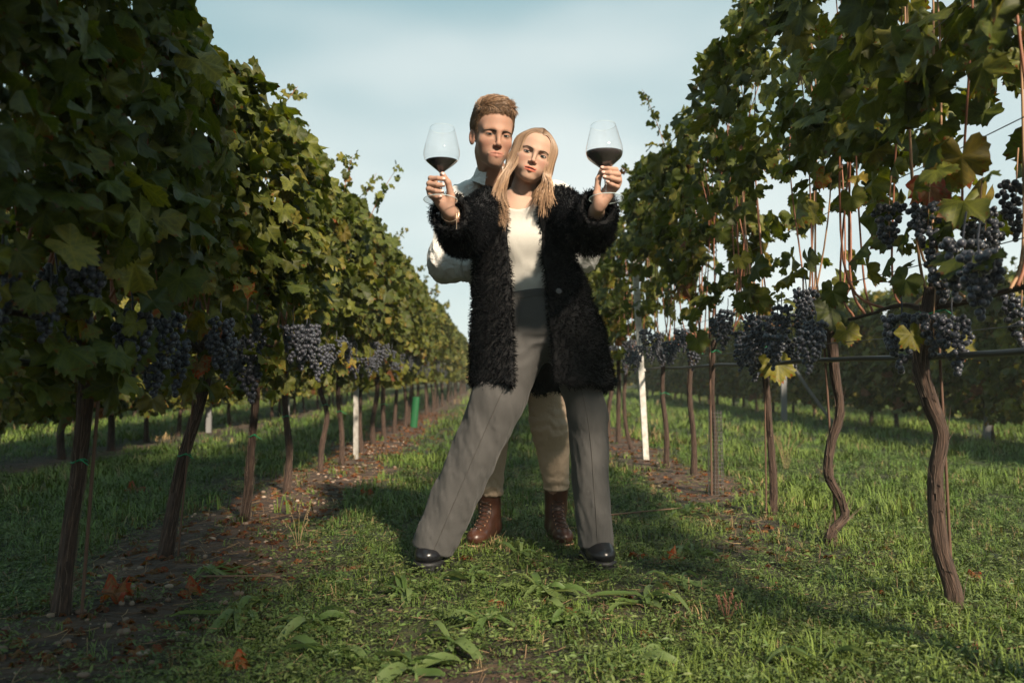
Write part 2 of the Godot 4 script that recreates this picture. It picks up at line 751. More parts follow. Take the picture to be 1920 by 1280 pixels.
	for k in fruit:
		var z := lerpf(-half, half, (k + R.randf_range(0.1, 0.9)) / fruit)
		var at := Vector3(face * R.randf_range(spec.get("hang", 0.04), spec.get("hang", 0.04) + 0.18), spec.cordon + R.randf_range(-0.07, 0.15), z)
		var g := obj("grape_cluster", M.clusters[level][R.randi() % M.clusters[level].size()], M.grape, t)
		g.position = at
		g.rotation = Vector3(R.randf_range(-0.12, 0.12), R.randf() * TAU, R.randf_range(-0.15, 0.15))
		g.scale = Vector3.ONE * R.randf_range(0.85, 1.15)
	# ties
	if level < 3:
		for k in R.randi_range(1, 2):
			var i := clampi(int(pts.size() * (0.9 if k == 0 else R.randf_range(0.35, 0.6))), 1, pts.size() - 2)
			tie(trunk, pts[i], rad[i] * 1.12)
	return t


func tie(parent: Node3D, at: Vector3, r: float) -> void:
	var mb := MB.new()
	var ring := []
	for s in 13:
		var a := TAU * s / 12.0
		ring.append(at + Vector3(cos(a) * r, 0.006 * sin(a * 2.0), sin(a) * r))
	mb.tube(curve(ring, 1), taper(13, 0.0028, 0.0028), 4)
	var e := R.randf_range(0.02, 0.05)
	mb.tube(curve([at + Vector3(r * 0.5, 0, r * 0.85), at + Vector3(r * 0.9, 0.006, r + e * 0.5), at + Vector3(r * 0.8 + e, -e * 0.4, r + e * 0.6)], 2), taper(5, 0.0026, 0.0016), 4)
	obj("tie", mb.mesh(), M.green_tie, parent)


# ---------------------------------------------------------------- materials
func make_materials() -> void:
	nz = noise(0.01, 3, 7)
	var bark_img := Image.create(128, 512, false, Image.FORMAT_RGB8)
	var bn := noise(0.02, 4, 11)
	for y in 512:
		for x in 128:
			# stringy fibres along the trunk
			var f := bn.get_noise_2d(x * 7.0, y * 0.55) * 0.5 + 0.5
			var g := bn.get_noise_2d(x * 22.0 + 400.0, y * 1.1) * 0.5 + 0.5
			var v := clampf(f * 0.6 + g * 0.5, 0.0, 1.0)
			im_px(bark_img, x, y, Color(0.17, 0.13, 0.11).lerp(Color(0.72, 0.60, 0.52), v * v))
	var bark_tex := ImageTexture.create_from_image(bark_img)
	M.bark = mat(Color(0.74, 0.71, 0.69), 0.95)
	M.bark.albedo_texture = bark_tex
	M.bark.uv1_scale = Vector3(1, 1.6, 1)
	M.bark.heightmap_enabled = true
	M.bark.heightmap_texture = bark_tex
	M.bark.heightmap_scale = 0.9
	M.bark_light = mat(lin(0.15, 0.105, 0.08), 0.95)
	M.cane = mat(lin(0.23, 0.085, 0.042), 0.6)
	M.cane_pale = mat(lin(0.30, 0.17, 0.09), 0.65)
	M.green_tie = mat(lin(0.0, 0.20, 0.075), 0.45)
	M.grape = mat(lin(0.027, 0.031, 0.046), 0.40, true)
	M.grape.rim_enabled = true
	M.grape.rim = 0.7
	M.grape.rim_tint = 0.2
	var tex := [leaf_tex(3, 0.0), leaf_tex(5, 0.22), leaf_tex(8, 0.62)]
	M.leaf_tones = [Color(0.102, 0.130, 0.030), Color(0.170, 0.188, 0.042), Color(0.25, 0.23, 0.055), Color(0.27, 0.21, 0.05), Color(0.24, 0.10, 0.045)]
	M.leaf_mats = []
	for k in 5:
		var set_of := []
		for j in 3:
			var c: Color = M.leaf_tones[k]
			c = c * [0.72, 1.0, 1.25][j]
			set_of.append(leaf_mat(tex[2] if k >= 3 and j > 0 else tex[1] if j == 1 else tex[0], lin(c.r, c.g, c.b), false))
		M.leaf_mats.append(set_of)
	M.pale_leaf = leaf_mat(tex[2], lin(0.55, 0.36, 0.24), false)
	M.yellow_leaf = leaf_mat(tex[1], lin(0.26, 0.24, 0.04), false)
	M.leaf_many = leaf_mat(tex[1], Color.WHITE, true)
	M.leaf_meshes = [leaf_mesh(1, 0.30, 0.9, 0.62), leaf_mesh(2, 0.5, 1.3, 0.5), leaf_mesh(3, 0.15, 1.6, 0.72), leaf_mesh(4, 0.7, 1.1, 0.55), leaf_mesh(5, -0.3, 1.4, 0.45)]
	M.clusters = [[], [], []]
	for k in 4:
		M.clusters[0].append(cluster_mesh(20 + k, 62 + k * 10, 0.13 + 0.014 * k, 0.046 + 0.003 * k, 10, 7))
	for k in 3:
		M.clusters[1].append(cluster_mesh(30 + k, 60, 0.14, 0.05, 8, 5))
		M.clusters[2].append(cluster_mesh(40 + k, 46, 0.14, 0.05, 6, 4))
	var bm := MB.new()
	bm.ball(Vector3.ZERO, Vector3(0.0090, 0.0093, 0.0090), 14, 9)
	M.berry = bm.mesh()
	M.berry_mats = []
	for b: float in [0.6, 0.9, 1.3]:
		var g := mat(lin(0.022 * b, 0.025 * b, 0.037 * b), 0.36)
		g.rim_enabled = true
		g.rim = 0.6
		g.rim_tint = 0.2
		M.berry_mats.append(g)
	M.post = mat(lin(0.62, 0.61, 0.58), 0.75)
	M.post.albedo_texture = noise_tex(0.02, Color(0.75, 0.73, 0.70), Color.WHITE, 4, 256)
	M.post.uv1_triplanar = true
	M.post.uv1_scale = Vector3.ONE * 3.0
	M.post_pale = M.post.duplicate()
	M.post_pale.albedo_color = lin(0.40, 0.39, 0.37)
	M.post_old = mat(lin(0.17, 0.17, 0.17), 0.7)
	M.pipe = mat(lin(0.028, 0.028, 0.03), 0.4)
	M.wire = mat(lin(0.14, 0.14, 0.14), 0.45)
	M.wire.metallic = 0.7
	M.rust = mat(lin(0.10, 0.055, 0.035), 0.85)
	# ground
	M.soil = mat(Color.WHITE, 0.97, true)
	M.soil.albedo_texture = noise_tex(0.012, Color(0.42, 0.38, 0.36), Color(1.0, 0.96, 0.92), 21, 512, 6)
	M.soil.uv1_triplanar = true
	M.soil.uv1_world_triplanar = true
	M.soil.uv1_scale = Vector3.ONE * 0.9
	M.soil.heightmap_enabled = true
	M.soil.heightmap_texture = noise_tex(0.03, Color.BLACK, Color.WHITE, 22, 512, 5)
	M.soil.heightmap_scale = 3.0
	M.grass = mat(Color.WHITE, 0.55, true)
	M.grass.backlight_enabled = true
	M.grass.backlight = Color(0.6, 0.62, 0.3)
	M.plantain = mat(lin(0.055, 0.092, 0.020), 0.55)
	M.plantain.backlight_enabled = true
	M.plantain.backlight = Color(0.5, 0.55, 0.3)
	M.plantain_pale = mat(lin(0.085, 0.120, 0.034), 0.55)
	M.plantain_pale.backlight_enabled = true
	M.plantain_pale.backlight = Color(0.5, 0.55, 0.3)
	M.dry_leaf = leaf_mat(tex[2], lin(0.34, 0.15, 0.075), false)
	M.dry_many = leaf_mat(tex[2], Color.WHITE, true)
	M.pebble = mat(Color.WHITE, 0.85, true)
	M.twig = mat(lin(0.14, 0.085, 0.055), 0.9)


func im_px(im: Image, x: int, y: int, c: Color) -> void:
	im.set_pixel(x, y, c)


# ---------------------------------------------------------------- ground
func ground_y(x: float, z: float) -> float:
	var h := 0.014 * nz.get_noise_2d(x * 130.0, z * 130.0) + 0.007 * nz.get_noise_2d(x * 600.0, z * 600.0)
	h += 0.02 * exp(-pow((x + 1.22) / 0.28, 2.0)) + 0.015 * exp(-pow((x - 1.34) / 0.28, 2.0))
	return h * (1.0 if z > -40.0 else 0.3)


# how bare the soil is, 0 grass .. 1 earth
func bare(x: float, z: float) -> float:
	var n := nz.get_noise_2d(x * 90.0 + 900.0, z * 70.0)
	var left := exp(-pow((x + 1.16) / 0.42, 2.0)) * 0.88
	var right := exp(-pow((x - 1.30) / 0.34, 2.0)) * (0.80 if z < -4.6 else 0.30)
	var worn := exp(-pow((x - 0.05) / 0.40, 2.0)) * smoothstep(-3.6, -2.6, z) * 0.52
	var l2 := exp(-pow((x + 3.6) / 0.4, 2.0)) * 0.7
	return clampf(maxf(maxf(left, right), maxf(worn, l2)) + n * 0.55, 0.0, 1.0)


func build_ground() -> void:
	var xs := PackedFloat32Array()
	var x := -180.0
	while x < 180.0:
		xs.append(x)
		x += 0.05 if absf(x + 0.02) < 2.4 else 0.3 if absf(x) < 9.0 else 3.0 if absf(x) < 45.0 else 25.0
	xs.append(180.0)
	var zs := PackedFloat32Array()
	var z := 12.0
	while z > -300.0:
		zs.append(z)
		z -= 1.0 if z > -1.2 else 0.05 if z > -6.0 else 0.2 if z > -16.0 else 2.0 if z > -60.0 else 30.0
	zs.append(-300.0)
	var mb := MB.new()
	for zz in zs:
		for xx in xs:
			var b := bare(xx, zz)
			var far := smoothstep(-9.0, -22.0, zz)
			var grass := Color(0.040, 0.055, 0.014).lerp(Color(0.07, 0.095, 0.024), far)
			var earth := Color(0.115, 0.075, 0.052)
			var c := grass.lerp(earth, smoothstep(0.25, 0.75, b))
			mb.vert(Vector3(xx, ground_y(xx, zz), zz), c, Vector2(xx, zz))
	var w := xs.size()
	for j in zs.size() - 1:
		for i in w - 1:
			var a := j * w + i
			mb.quad(a, a + w, a + w + 1, a + 1)
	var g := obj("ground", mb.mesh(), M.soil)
	g.set_meta("kind", "structure")
	tag(g, "grassy vineyard ground with bare leaf strewn earth under the vine rows", "ground")


func blade_tuft(s: int, blades: int, spread: float, height: float, width: float, lie: float) -> ArrayMesh:
	var rr := RandomNumberGenerator.new()
	rr.seed = s
	var mb := MB.new()
	for k in blades:
		var a := rr.randf() * TAU
		var o := Vector3(rr.randf_range(-1, 1), 0, rr.randf_range(-1, 1)) * spread
		var d := Vector3(cos(a), 0, sin(a))
		var h := height * rr.randf_range(0.45, 1.1)
		var l := h * lie * rr.randf_range(0.3, 1.3)
		var sd := d.cross(Vector3.UP) * width * rr.randf_range(0.6, 1.2)
		var b := rr.randf_range(0.75, 1.25)
		var c := Color(b, b, b)
		var p := [o - sd, o + sd, o + d * l * 0.35 + Vector3(0, h * 0.6, 0) - sd * 0.8, o + d * l * 0.35 + Vector3(0, h * 0.6, 0) + sd * 0.8, o + d * l + Vector3(0, h * (1.0 - lie * 0.25), 0)]
		var n := (d * -0.55 + Vector3(0, 0.83, 0)).normalized()
		var q := []
		for e: Vector3 in p:
			q.append(mb.vert(e, c, Vector2.ZERO, n))
		mb.quad(q[0], q[2], q[3], q[1])
		mb.tri(q[2], q[4], q[3])
	return mb.mesh()


func herb_tuft(s: int, count: int, spread: float, leaf: float, height: float) -> ArrayMesh:
	# small oval leaves of low weeds
	var rr := RandomNumberGenerator.new()
	rr.seed = s
	var mb := MB.new()
	for k in count:
		var o := Vector3(rr.randf_range(-1, 1) * spread, rr.randf_range(0.1, 1.0) * height, rr.randf_range(-1, 1) * spread)
		var up := Vector3(rr.randf_range(-0.8, 0.8), 1.0, rr.randf_range(-0.8, 0.8))
		var b := frame(up, Vector3(rr.randf_range(-1, 1), 0, rr.randf_range(-1, 1)))
		var l := leaf * rr.randf_range(0.6, 1.3)
		var g := rr.randf_range(0.7, 1.3)
		var c := Color(g, g, g * 0.9)
		var q := []
		for e: Vector3 in [Vector3(0, -1, 0), Vector3(-0.30, -0.3, 0.12), Vector3(-0.27, 0.3, 0.12), Vector3(0, 1.1, 0), Vector3(0.27, 0.3, 0.12), Vector3(0.30, -0.3, 0.12)]:
			q.append(mb.vert(o + b * (e * l), c))
		for i in range(1, 5):
			mb.tri(q[0], q[i], q[i + 1])
	return mb.mesh()


func scatter_cover() -> void:
	var tufts := [[], [], []]
	var tints := [PackedColorArray(), PackedColorArray(), PackedColorArray()]
	var herbs := []
	var herb_c := PackedColorArray()
	var bands := [[-1.5, -4.2, 15000, 1.0], [-4.2, -9.0, 15000, 1.35], [-9.0, -20.0, 14000, 2.0], [-20.0, -45.0, 9000, 3.4]]
	for bd: Array in bands:
		for k in int(bd[2]):
			var z := lerpf(bd[0], bd[1], R.randf())
			var xr := -z * 0.68 + 1.6
			var x := R.randf_range(-xr, xr)
			var b := bare(x, z)
			if R.randf() < smoothstep(0.12, 0.62, b) * 0.97:
				continue
			var patch := nz.get_noise_2d(x * 60.0 + 300.0, z * 60.0)
			var near_front := smoothstep(-4.4, -3.0, z)
			var s: float = R.randf_range(0.6, 1.25) * bd[3] * (1.0 + patch * 0.7)
			s *= lerpf(1.0, 0.74, near_front)
			var xf := Transform3D(Basis(Vector3.UP, R.randf() * TAU).scaled(Vector3(s, s * R.randf_range(0.7, 1.2), s)), Vector3(x, ground_y(x, z) - 0.004, z))
			var dry := R.randf() < 0.05 + 0.10 * smoothstep(0.1, 0.5, b)
			var c := Color(0.27, 0.19, 0.09) if dry else Color(0.076, 0.15, 0.022).lerp(Color(0.14, 0.19, 0.034), clampf(0.5 + patch * 0.9 + R.randf_range(-0.35, 0.35), 0.0, 1.0))
			var h := R.randi() % 3
			tufts[h].append(xf)
			tints[h].append(c * R.randf_range(0.75, 1.2))
	for k in 15000:
		var z := lerpf(-1.55, -7.5, pow(R.randf(), 1.3))
		var xr := -z * 0.66 + 0.4
		var x := R.randf_range(-xr, xr)
		var b := bare(x, z)
		if R.randf() < smoothstep(0.2, 0.8, b) * 0.93:
			continue
		var s := R.randf_range(0.6, 1.35)
		herbs.append(Transform3D(Basis(Vector3.UP, R.randf() * TAU).scaled(Vector3.ONE * s), Vector3(x, ground_y(x, z) - 0.003, z)))
		herb_c.append(Color(0.066, 0.115, 0.024).lerp(Color(0.12, 0.15, 0.04), R.randf()) * R.randf_range(0.7, 1.25))
	for h in 3:
		var g := many("grass", blade_tuft(50 + h, 9, 0.028, [0.05, 0.065, 0.045][h], 0.0019, [0.9, 0.6, 1.3][h]), M.grass, tufts[h], tints[h])
		tag(g, ["short green grass blades covering the alley between the vine rows", "taller green grass blades growing in patches along the alley", "low bent grass blades lying flat on the alley"][h], "grass", "", "stuff")
	var w := many("weeds", herb_tuft(61, 24, 0.036, 0.0072, 0.034), M.grass, herbs, herb_c)
	tag(w, "low small leaved weeds carpeting the ground between the grass", "weeds", "", "stuff")
	# litter and pebbles on the bare strips
	var lit := []
	var lit_c := PackedColorArray()
	for k in 2600:
		var z := lerpf(-1.7, -16.0, pow(R.randf(), 1.25))
		var x := (-1.15 if R.randf() < 0.66 else 1.32) + (R.randf() + R.randf() - 1.0) * 0.75
		if R.randf() < 0.12:
			x = R.randf_range(-1.0, 1.3)
		if bare(x, z) < 0.3 and R.randf() < 0.8:
			continue
		var b := frame(Vector3(R.randf_range(-0.7, 0.7), 1, R.randf_range(-0.7, 0.7)), Vector3(R.randf_range(-1, 1), 0, R.randf_range(-1, 1)))
		lit.append(Transform3D(b.scaled_local(Vector3(1, 1, R.randf_range(1.0, 3.0)) * R.randf_range(0.014, 0.042)), Vector3(x, ground_y(x, z) + 0.008, z)))
		lit_c.append(Color(0.30, 0.16, 0.08).lerp(Color(0.16, 0.08, 0.05), R.randf()) * R.randf_range(0.7, 1.3))
	tag(many("leaf_litter", M.leaf_meshes[3], M.dry_many, lit, lit_c), "crumbled brown leaf litter strewn on the bare earth under the vines", "leaf litter", "", "stuff")
	var peb := []
	var peb_c := PackedColorArray()
	for k in 1500:
		var z := lerpf(-1.7, -9.0, pow(R.randf(), 1.5))
		var x := -1.02 + (R.randf() + R.randf() - 1.0) * 0.7
		if R.randf() < 0.2:
			x = R.randf_range(-1.0, 1.9)
		if bare(x, z) < 0.38:
			continue
		var s := 0.003 + 0.011 * pow(R.randf(), 4.0)
		peb.append(Transform3D(Basis(Vector3(R.randf(), R.randf(), R.randf() + 0.1).normalized(), R.randf() * TAU).scaled(Vector3(s * R.randf_range(0.8, 1.5), s * 0.75, s)), Vector3(x, ground_y(x, z) + s * 0.3, z)))
		peb_c.append(Color(0.19, 0.125, 0.09).lerp(Color(0.38, 0.29, 0.22), pow(R.randf(), 2.0)) * R.randf_range(0.5, 1.1))
	var pm := MB.new()
	pm.ball(Vector3.ZERO, Vector3.ONE, 7, 5)
	tag(many("pebbles", pm.mesh(), M.pebble, peb, peb_c), "small pale pebbles scattered on the bare earth under the left row", "pebbles", "", "stuff")
	var straw := []
	var straw_c := PackedColorArray()
	for k in 2200:
		var z := lerpf(-1.6, -6.5, pow(R.randf(), 1.2))
		var x := R.randf_range(-1.7, 1.9)
		var b := Basis(Vector3.UP, R.randf() * TAU) * Basis(Vector3.RIGHT, R.randf_range(-0.35, 0.25) + (1.2 if R.randf() < 0.12 else 0.0))
		straw.append(Transform3D(b.scaled_local(Vector3(1, R.randf_range(0.5, 1.3), 1)) * Basis(Vector3.RIGHT, PI / 2), Vector3(x, ground_y(x, z) + 0.012, z)))
		straw_c.append(Color(0.28, 0.19, 0.10).lerp(Color(0.14, 0.08, 0.05), R.randf()) * R.randf_range(0.7, 1.3))
	var stm := MB.new()
	stm.tube(PackedVector3Array([Vector3(0, -0.03, 0), Vector3(0.003, 0, 0.002), Vector3(0, 0.03, 0)]), PackedFloat32Array([0.0012, 0.0012, 0.0007]), 4)
	tag(many("dry_stalks", stm.mesh(), M.pebble, straw, straw_c), "thin dry stalks and straw lying among the grass", "dry stalks", "", "stuff")


func rosette(at: Vector2, label: String, leaves: int, size: float) -> void:
	var t := thing("plantain", label, "plant", Vector3(at.x, ground_y(at.x, at.y), at.y), "broad leaved plantains in the alley grass")
	var turn := R.randf() * TAU
	for k in leaves + 4:
		var mb := MB.new()
		var l := size * (0.30 + 0.72 * R.randf())
		var w := l * R.randf_range(0.075, 0.13)
		var lift := R.randf_range(0.05, 0.45) + (0.5 if R.randf() < 0.15 else 0.0)
		var n := 7
		for i in n:
			var f := float(i) / (n - 1)
			var half := w * pow(sin(PI * clampf(f * 0.9 + 0.06, 0.0, 1.0)), 0.8) * (0.5 + 0.6 * f) + 0.002
			var y := 0.012 + l * (lift * f - (lift * 0.85 + 0.1) * f * f) + 0.01 * sin(f * 5.0 + k)
			var z := l * f
			mb.vert(Vector3(-half, y + half * 0.45, z))
			mb.vert(Vector3(0, y, z))
			mb.vert(Vector3(half, y + half * 0.45, z))
		for i in n - 1:
			for j in 2:
				var a := i * 3 + j
				mb.quad(a, a + 3, a + 4, a + 1)
		var o := obj("leaf", mb.mesh(), M.plantain if R.randf() < 0.6 else M.plantain_pale, t)
		o.rotation.y = turn + TAU * k / leaves * R.randf_range(0.55, 1.0) + R.randf_range(-0.5, 0.5)
		o.rotation.z = R.randf_range(-0.5, 0.5)
		o.rotation.x = R.randf_range(-0.08, 0.04)


func fallen(at: Vector2, size: float, label: String, mesh := 3) -> void:
	var o := obj("fallen_leaf", M.leaf_meshes[mesh], M.dry_leaf)
	var b := frame(Vector3(R.randf_range(-0.5, 0.5), 1, R.randf_range(0.2, 0.9)), Vector3(R.randf_range(-1, 1), 0, R.randf_range(-1, 1)))
	o.transform = Transform3D(b.scaled_local(Vector3(1, 1, 2.2) * size), Vector3(at.x, ground_y(at.x, at.y) + size * 0.35, at.y))
	tag(o, label, "fallen leaf", "big brown leaves fallen on the ground")


# ---------------------------------------------------------------- posts, wires, stakes
func trellis_post(at: Vector3, lean: Vector3, height: float, width: float, m: Material, label: String, group: String) -> void:
	var t := thing("trellis_post", label, "trellis post", at, group)
	var up := (Vector3.UP + lean).normalized()
	var b := frame(Vector3(0, 0, 1), up)
	b = Basis(b.x, up, b.x.cross(up))
	var mb := MB.new()
	# a folded steel profile: web and two flanges
	mb.box(b * Vector3(0, height * 0.5 - 0.1, 0.012), Vector3(width, height + 0.2, 0.006), b)
	mb.box(b * Vector3(-width * 0.5 + 0.003, height * 0.5 - 0.1, -0.0085), Vector3(0.006, height + 0.2, 0.035), b)
	mb.box(b * Vector3(width * 0.5 - 0.003, height * 0.5 - 0.1, -0.0085), Vector3(0.006, height + 0.2, 0.035), b)
	obj("profile", mb.mesh(), m, t)
	for k in 5:
		var h := MB.new()
		h.box(b * Vector3(width * 0.5 + 0.006, 0.75 + k * 0.32, 0.002), Vector3(0.014, 0.02, 0.008), b)
		obj("wire_hook", h.mesh(), m, t)


func wire(called: String, label: String, cat: String, x: float, y: float, r: float, m: Material, z0: float, z1: float, sag: float, group := "") -> void:
	var pts := PackedVector3Array()
	var z := z0
	while z > z1:
		pts.append(Vector3(x + 0.012 * nz.get_noise_2d(z * 60.0, y * 200.0), y - sag * absf(sin(z * 1.9)), z))
		z -= 0.45 if z > -14.0 else 3.0
	var mb := MB.new()
	mb.tube(pts, taper(pts.size(), r, r), 6)
	tag(obj(called, mb.mesh(), m), label, cat, group)


func stake(at: Vector3, top: Vector3, r: float, label: String) -> void:
	var mb := MB.new()
	mb.tube(PackedVector3Array([Vector3(0, -0.05, 0), top * 0.5, top]), PackedFloat32Array([r, r, r]), 7)
	var o := obj("vine_stake", mb.mesh(), M.rust)
	o.position = at
	tag(o, label, "vine stake", "thin rods staking the vines")


# ---------------------------------------------------------------- the rows
func wobble(h: float, amount: float) -> Array:
	var a := R.randf_range(-amount, amount)
	return [Vector3(0, -0.03, 0), Vector3(R.randf_range(-amount, amount) * 0.7, h * 0.3, R.randf_range(-0.02, 0.02)), Vector3(a, h * 0.65, R.randf_range(-0.03, 0.03)), Vector3(a * 0.6, h * 0.93, 0), Vector3(a * 0.3, h, 0)]


func level_of(z: float) -> int:
	return 0 if z > -4.7 else 1 if z > -8.8 else 2 if z > -17.0 else 3


func build_rows() -> void:
	var words := ["second", "third", "fourth", "fifth", "sixth", "seventh", "eighth", "ninth", "tenth"]
	# left row
	var left := [
		[Vector3(-1.24, 0, -1.62), [], 0.026, "grapevine at the left edge whose dark leaves fill the top left corner"],
		[Vector3(-1.227, 0, -2.468), [Vector3(0, -0.03, 0), Vector3(0.02, 0.20, 0), Vector3(0.045, 0.42, 0.0), Vector3(0.062, 0.66, 0), Vector3(0.07, 0.82, 0)], 0.019, "old leaning vine with a peeling trunk and green ties beside the bare earth"],
		[Vector3(-1.258, 0, -3.308), [Vector3(0, -0.03, 0), Vector3(0.045, 0.24, 0), Vector3(0.075, 0.40, 0.0), Vector3(0.12, 0.56, 0), Vector3(0.155, 0.72, 0), Vector3(0.15, 0.83, 0)], 0.019, "thick vine slanting to the right below a hanging bunch and a pale dry leaf"],
		[Vector3(-1.175, 0, -4.062), [Vector3(0, -0.03, 0), Vector3(0.022, 0.15, 0), Vector3(0.04, 0.42, 0.0), Vector3(0.055, 0.70, 0), Vector3(0.04, 0.83, 0)], 0.017, "vine with a smooth straight trunk, third trunk of the left row"],
		[Vector3(-1.213, 0, -5.042), [], 0.018, "vine with a green tie near its foot, fourth trunk of the left row"],
		[Vector3(-1.23, 0, -6.121), [Vector3(0, -0.03, 0), Vector3(0.01, 0.2, 0), Vector3(0.045, 0.42, 0), Vector3(-0.01, 0.62, 0), Vector3(0.0, 0.82, 0)], 0.016, "vine with a kinked trunk, fifth of the left row, in front of the pale post"],
		[Vector3(-1.168, 0, -6.60), [], 0.017, "vine just before the pale steel post of the left row"],
	]
	var z := -7.55
	while z > -36.0:
		left.append([Vector3(-1.19 + R.randf_range(-0.05, 0.05), 0, z), [], R.randf_range(0.017, 0.024), ""])
		z -= R.randf_range(0.82, 0.94)
	for i in left.size():
		var e: Array = left[i]
		var lv := level_of(e[0].z)
		var label: String = e[3]
		if label == "":
			label = "vine of the left row, %s trunk behind the pale post" % ["first", "second", "third", "fourth", "fifth", "sixth", "seventh"][i - 7] if i < 14 else "slender vine far down the left row where the trunks close up"
		var grown := vine(label, "vines of the left row", e[0], e[1] if e[1].size() else wobble(0.82, 0.035), e[2], {"level": lv, "cordon": 0.86, "face": 1.0, "wide": 0.32, "low": 0.75, "top": 2.03, "leaves": [580, 500, 340, 190][lv], "size": [0.080, 0.082, 0.094, 0.125][lv], "single": 200 if i < 5 and i > 0 else 120 if i == 0 else 60 if i < 8 else 0, "whips": 2, "open": 0.60 if i < 2 else 0.74, "hang": 0.10, "gap": 0.40, "front": 0.68})
		if i == 1:
			for q: Array in [[Vector3(-1.02, 0.80, -2.36), 0.125, 0], [Vector3(-1.16, 0.86, -2.28), 0.10, 1], [Vector3(-0.90, 0.98, -2.46), 0.095, 0], [Vector3(-1.22, 0.74, -2.30), 0.085, 2]]:
				one_leaf(grown, q[0], q[1], M.leaf_mats[q[2]][1], "")
		if i == 2:
			one_leaf(grown, Vector3(-1.07, 0.745, -3.12), 0.062, M.pale_leaf, "pale withered leaf")
			one_leaf(grown, Vector3(-1.04, 0.755, -3.16), 0.075, M.leaf_mats[1][0], "")
	# right row
	var right := [
		[Vector3(1.36, 0, 1.9), [], 0.036, ""], [Vector3(1.36, 0, 1.0), [], 0.036, ""], [Vector3(1.37, 0, 0.1), [], 0.036, ""], [Vector3(1.36, 0, -0.8), [], 0.036, ""],
		[Vector3(1.36, 0, -1.66), [], 0.036, "vine at the right edge, only its leafy shoots reaching into view"],
		[Vector3(1.354, 0, -2.52), [Vector3(0.0, -0.03, 0), Vector3(0.005, 0.06, 0), Vector3(-0.03, 0.20, 0), Vector3(-0.038, 0.40, 0), Vector3(-0.02, 0.52, 0), Vector3(-0.052, 0.62, 0), Vector3(-0.078, 0.73, 0), Vector3(-0.055, 0.86, 0), Vector3(-0.03, 0.96, 0)], 0.019, "big gnarled vine at the right with a shaggy dark trunk and huge grape bunches"],
		[Vector3(1.38, 0, -3.451), [Vector3(-0.015, -0.03, 0), Vector3(-0.015, 0.06, 0), Vector3(0.042, 0.13, 0), Vector3(0.03, 0.20, 0), Vector3(-0.018, 0.30, 0), Vector3(-0.008, 0.42, 0), Vector3(0.03, 0.55, 0), Vector3(0.012, 0.72, 0), Vector3(0.0, 0.90, 0)], 0.015, "vine with an S shaped crooked trunk standing on a stump in the grass"],
		[Vector3(1.355, 0, -4.155), [Vector3(0, -0.03, 0), Vector3(0.012, 0.12, 0), Vector3(0.006, 0.3, 0), Vector3(-0.012, 0.56, 0), Vector3(-0.025, 0.76, 0), Vector3(-0.02, 0.9, 0)], 0.015, "slim straight vine with a yellow green leaf hanging below its grapes"],
		[Vector3(1.30, 0, -5.0), [Vector3(0, -0.03, 0), Vector3(0.004, 0.3, 0), Vector3(-0.01, 0.6, 0), Vector3(0.0, 0.9, 0)], 0.011, "young thin vine growing inside the grey mesh guard"],
		[Vector3(1.376, 0, -5.86), [], 0.017, "vine with a long loose green tie, first behind the mesh guard"],
		[Vector3(1.29, 0, -6.40), [], 0.016, "vine just in front of the bright white post of the right row"],
		[Vector3(1.302, 0, -7.95), [Vector3(0, -0.03, 0), Vector3(-0.06, 0.2, 0), Vector3(-0.08, 0.5, 0), Vector3(-0.05, 0.9, 0)], 0.016, "vine with a bowed trunk, first behind the bright white post"],
	]
	z = -8.7
	while z > -36.0:
		right.append([Vector3(1.29 + R.randf_range(-0.05, 0.05), 0, z), [], R.randf_range(0.017, 0.023), ""])
		z -= R.randf_range(0.82, 0.94)
	for i in right.size():
		var e: Array = right[i]
		if i < 4:
			continue
		var lv := level_of(e[0].z)
		var behind: bool = e[0].z > -1.0
		var label: String = e[3]
		if label == "":
			label = "leafy vine of the right row beside the camera" if behind else "vine of the right row, %s trunk beyond the bowed one" % ["first", "second", "third", "fourth"][i - 12] if i < 16 else "slender vine far down the right row beyond the woman's coat"
		var tall: float = [2.4, 2.4, 2.4, 2.5, 2.55, 2.75, 2.62, 2.55, 2.25, 2.48, 2.36, 2.30][i] if i < 12 else 2.24 + R.randf_range(-0.12, 0.12)
		var made := vine(label, "vines of the right row", e[0], e[1] if e[1].size() else wobble(0.88, 0.04), e[2], {"level": 2 if behind else lv, "cordon": 0.93, "face": -1.0, "wide": 0.30, "low": 1.08 if i < 6 else 1.14 if i < 8 else 1.28 if i in [9, 10] else 1.0 if i < 12 else 0.88, "top": tall, "whips": 3 if i < 9 else 1, "leaves": 330 if i == 4 else 420 if i == 5 else [310, 310, 300, 180][lv], "size": [0.078, 0.080, 0.092, 0.125][lv], "single": 190 if i in [5, 6, 7, 8] else 110 if i == 4 else 60 if i in [9, 10] else 0, "open": 0.70, "clump": 0.8 if i > 3 else 0.3, "grain": 230.0, "gap": 0.14 if i in [4, 5] else 0.0 if i in [6, 7, 9, 10] else 0.12, "front": 0.6, "fruit": 0 if i < 4 or i == 8 else 2 if i == 5 else [9, 7, 5, 0][lv]})
		if i == 7:
			one_leaf(made, Vector3(1.335, 0.76, -3.98), 0.115, M.yellow_leaf, "yellow green hanging leaf")
		if i == 6:
			one_leaf(made, Vector3(1.30, 0.95, -3.24), 0.105, M.leaf_mats[0][0], "broad dark leaf")
			one_leaf(made, Vector3(1.34, 0.87, -3.20), 0.07, M.yellow_leaf, "yellow leaf")
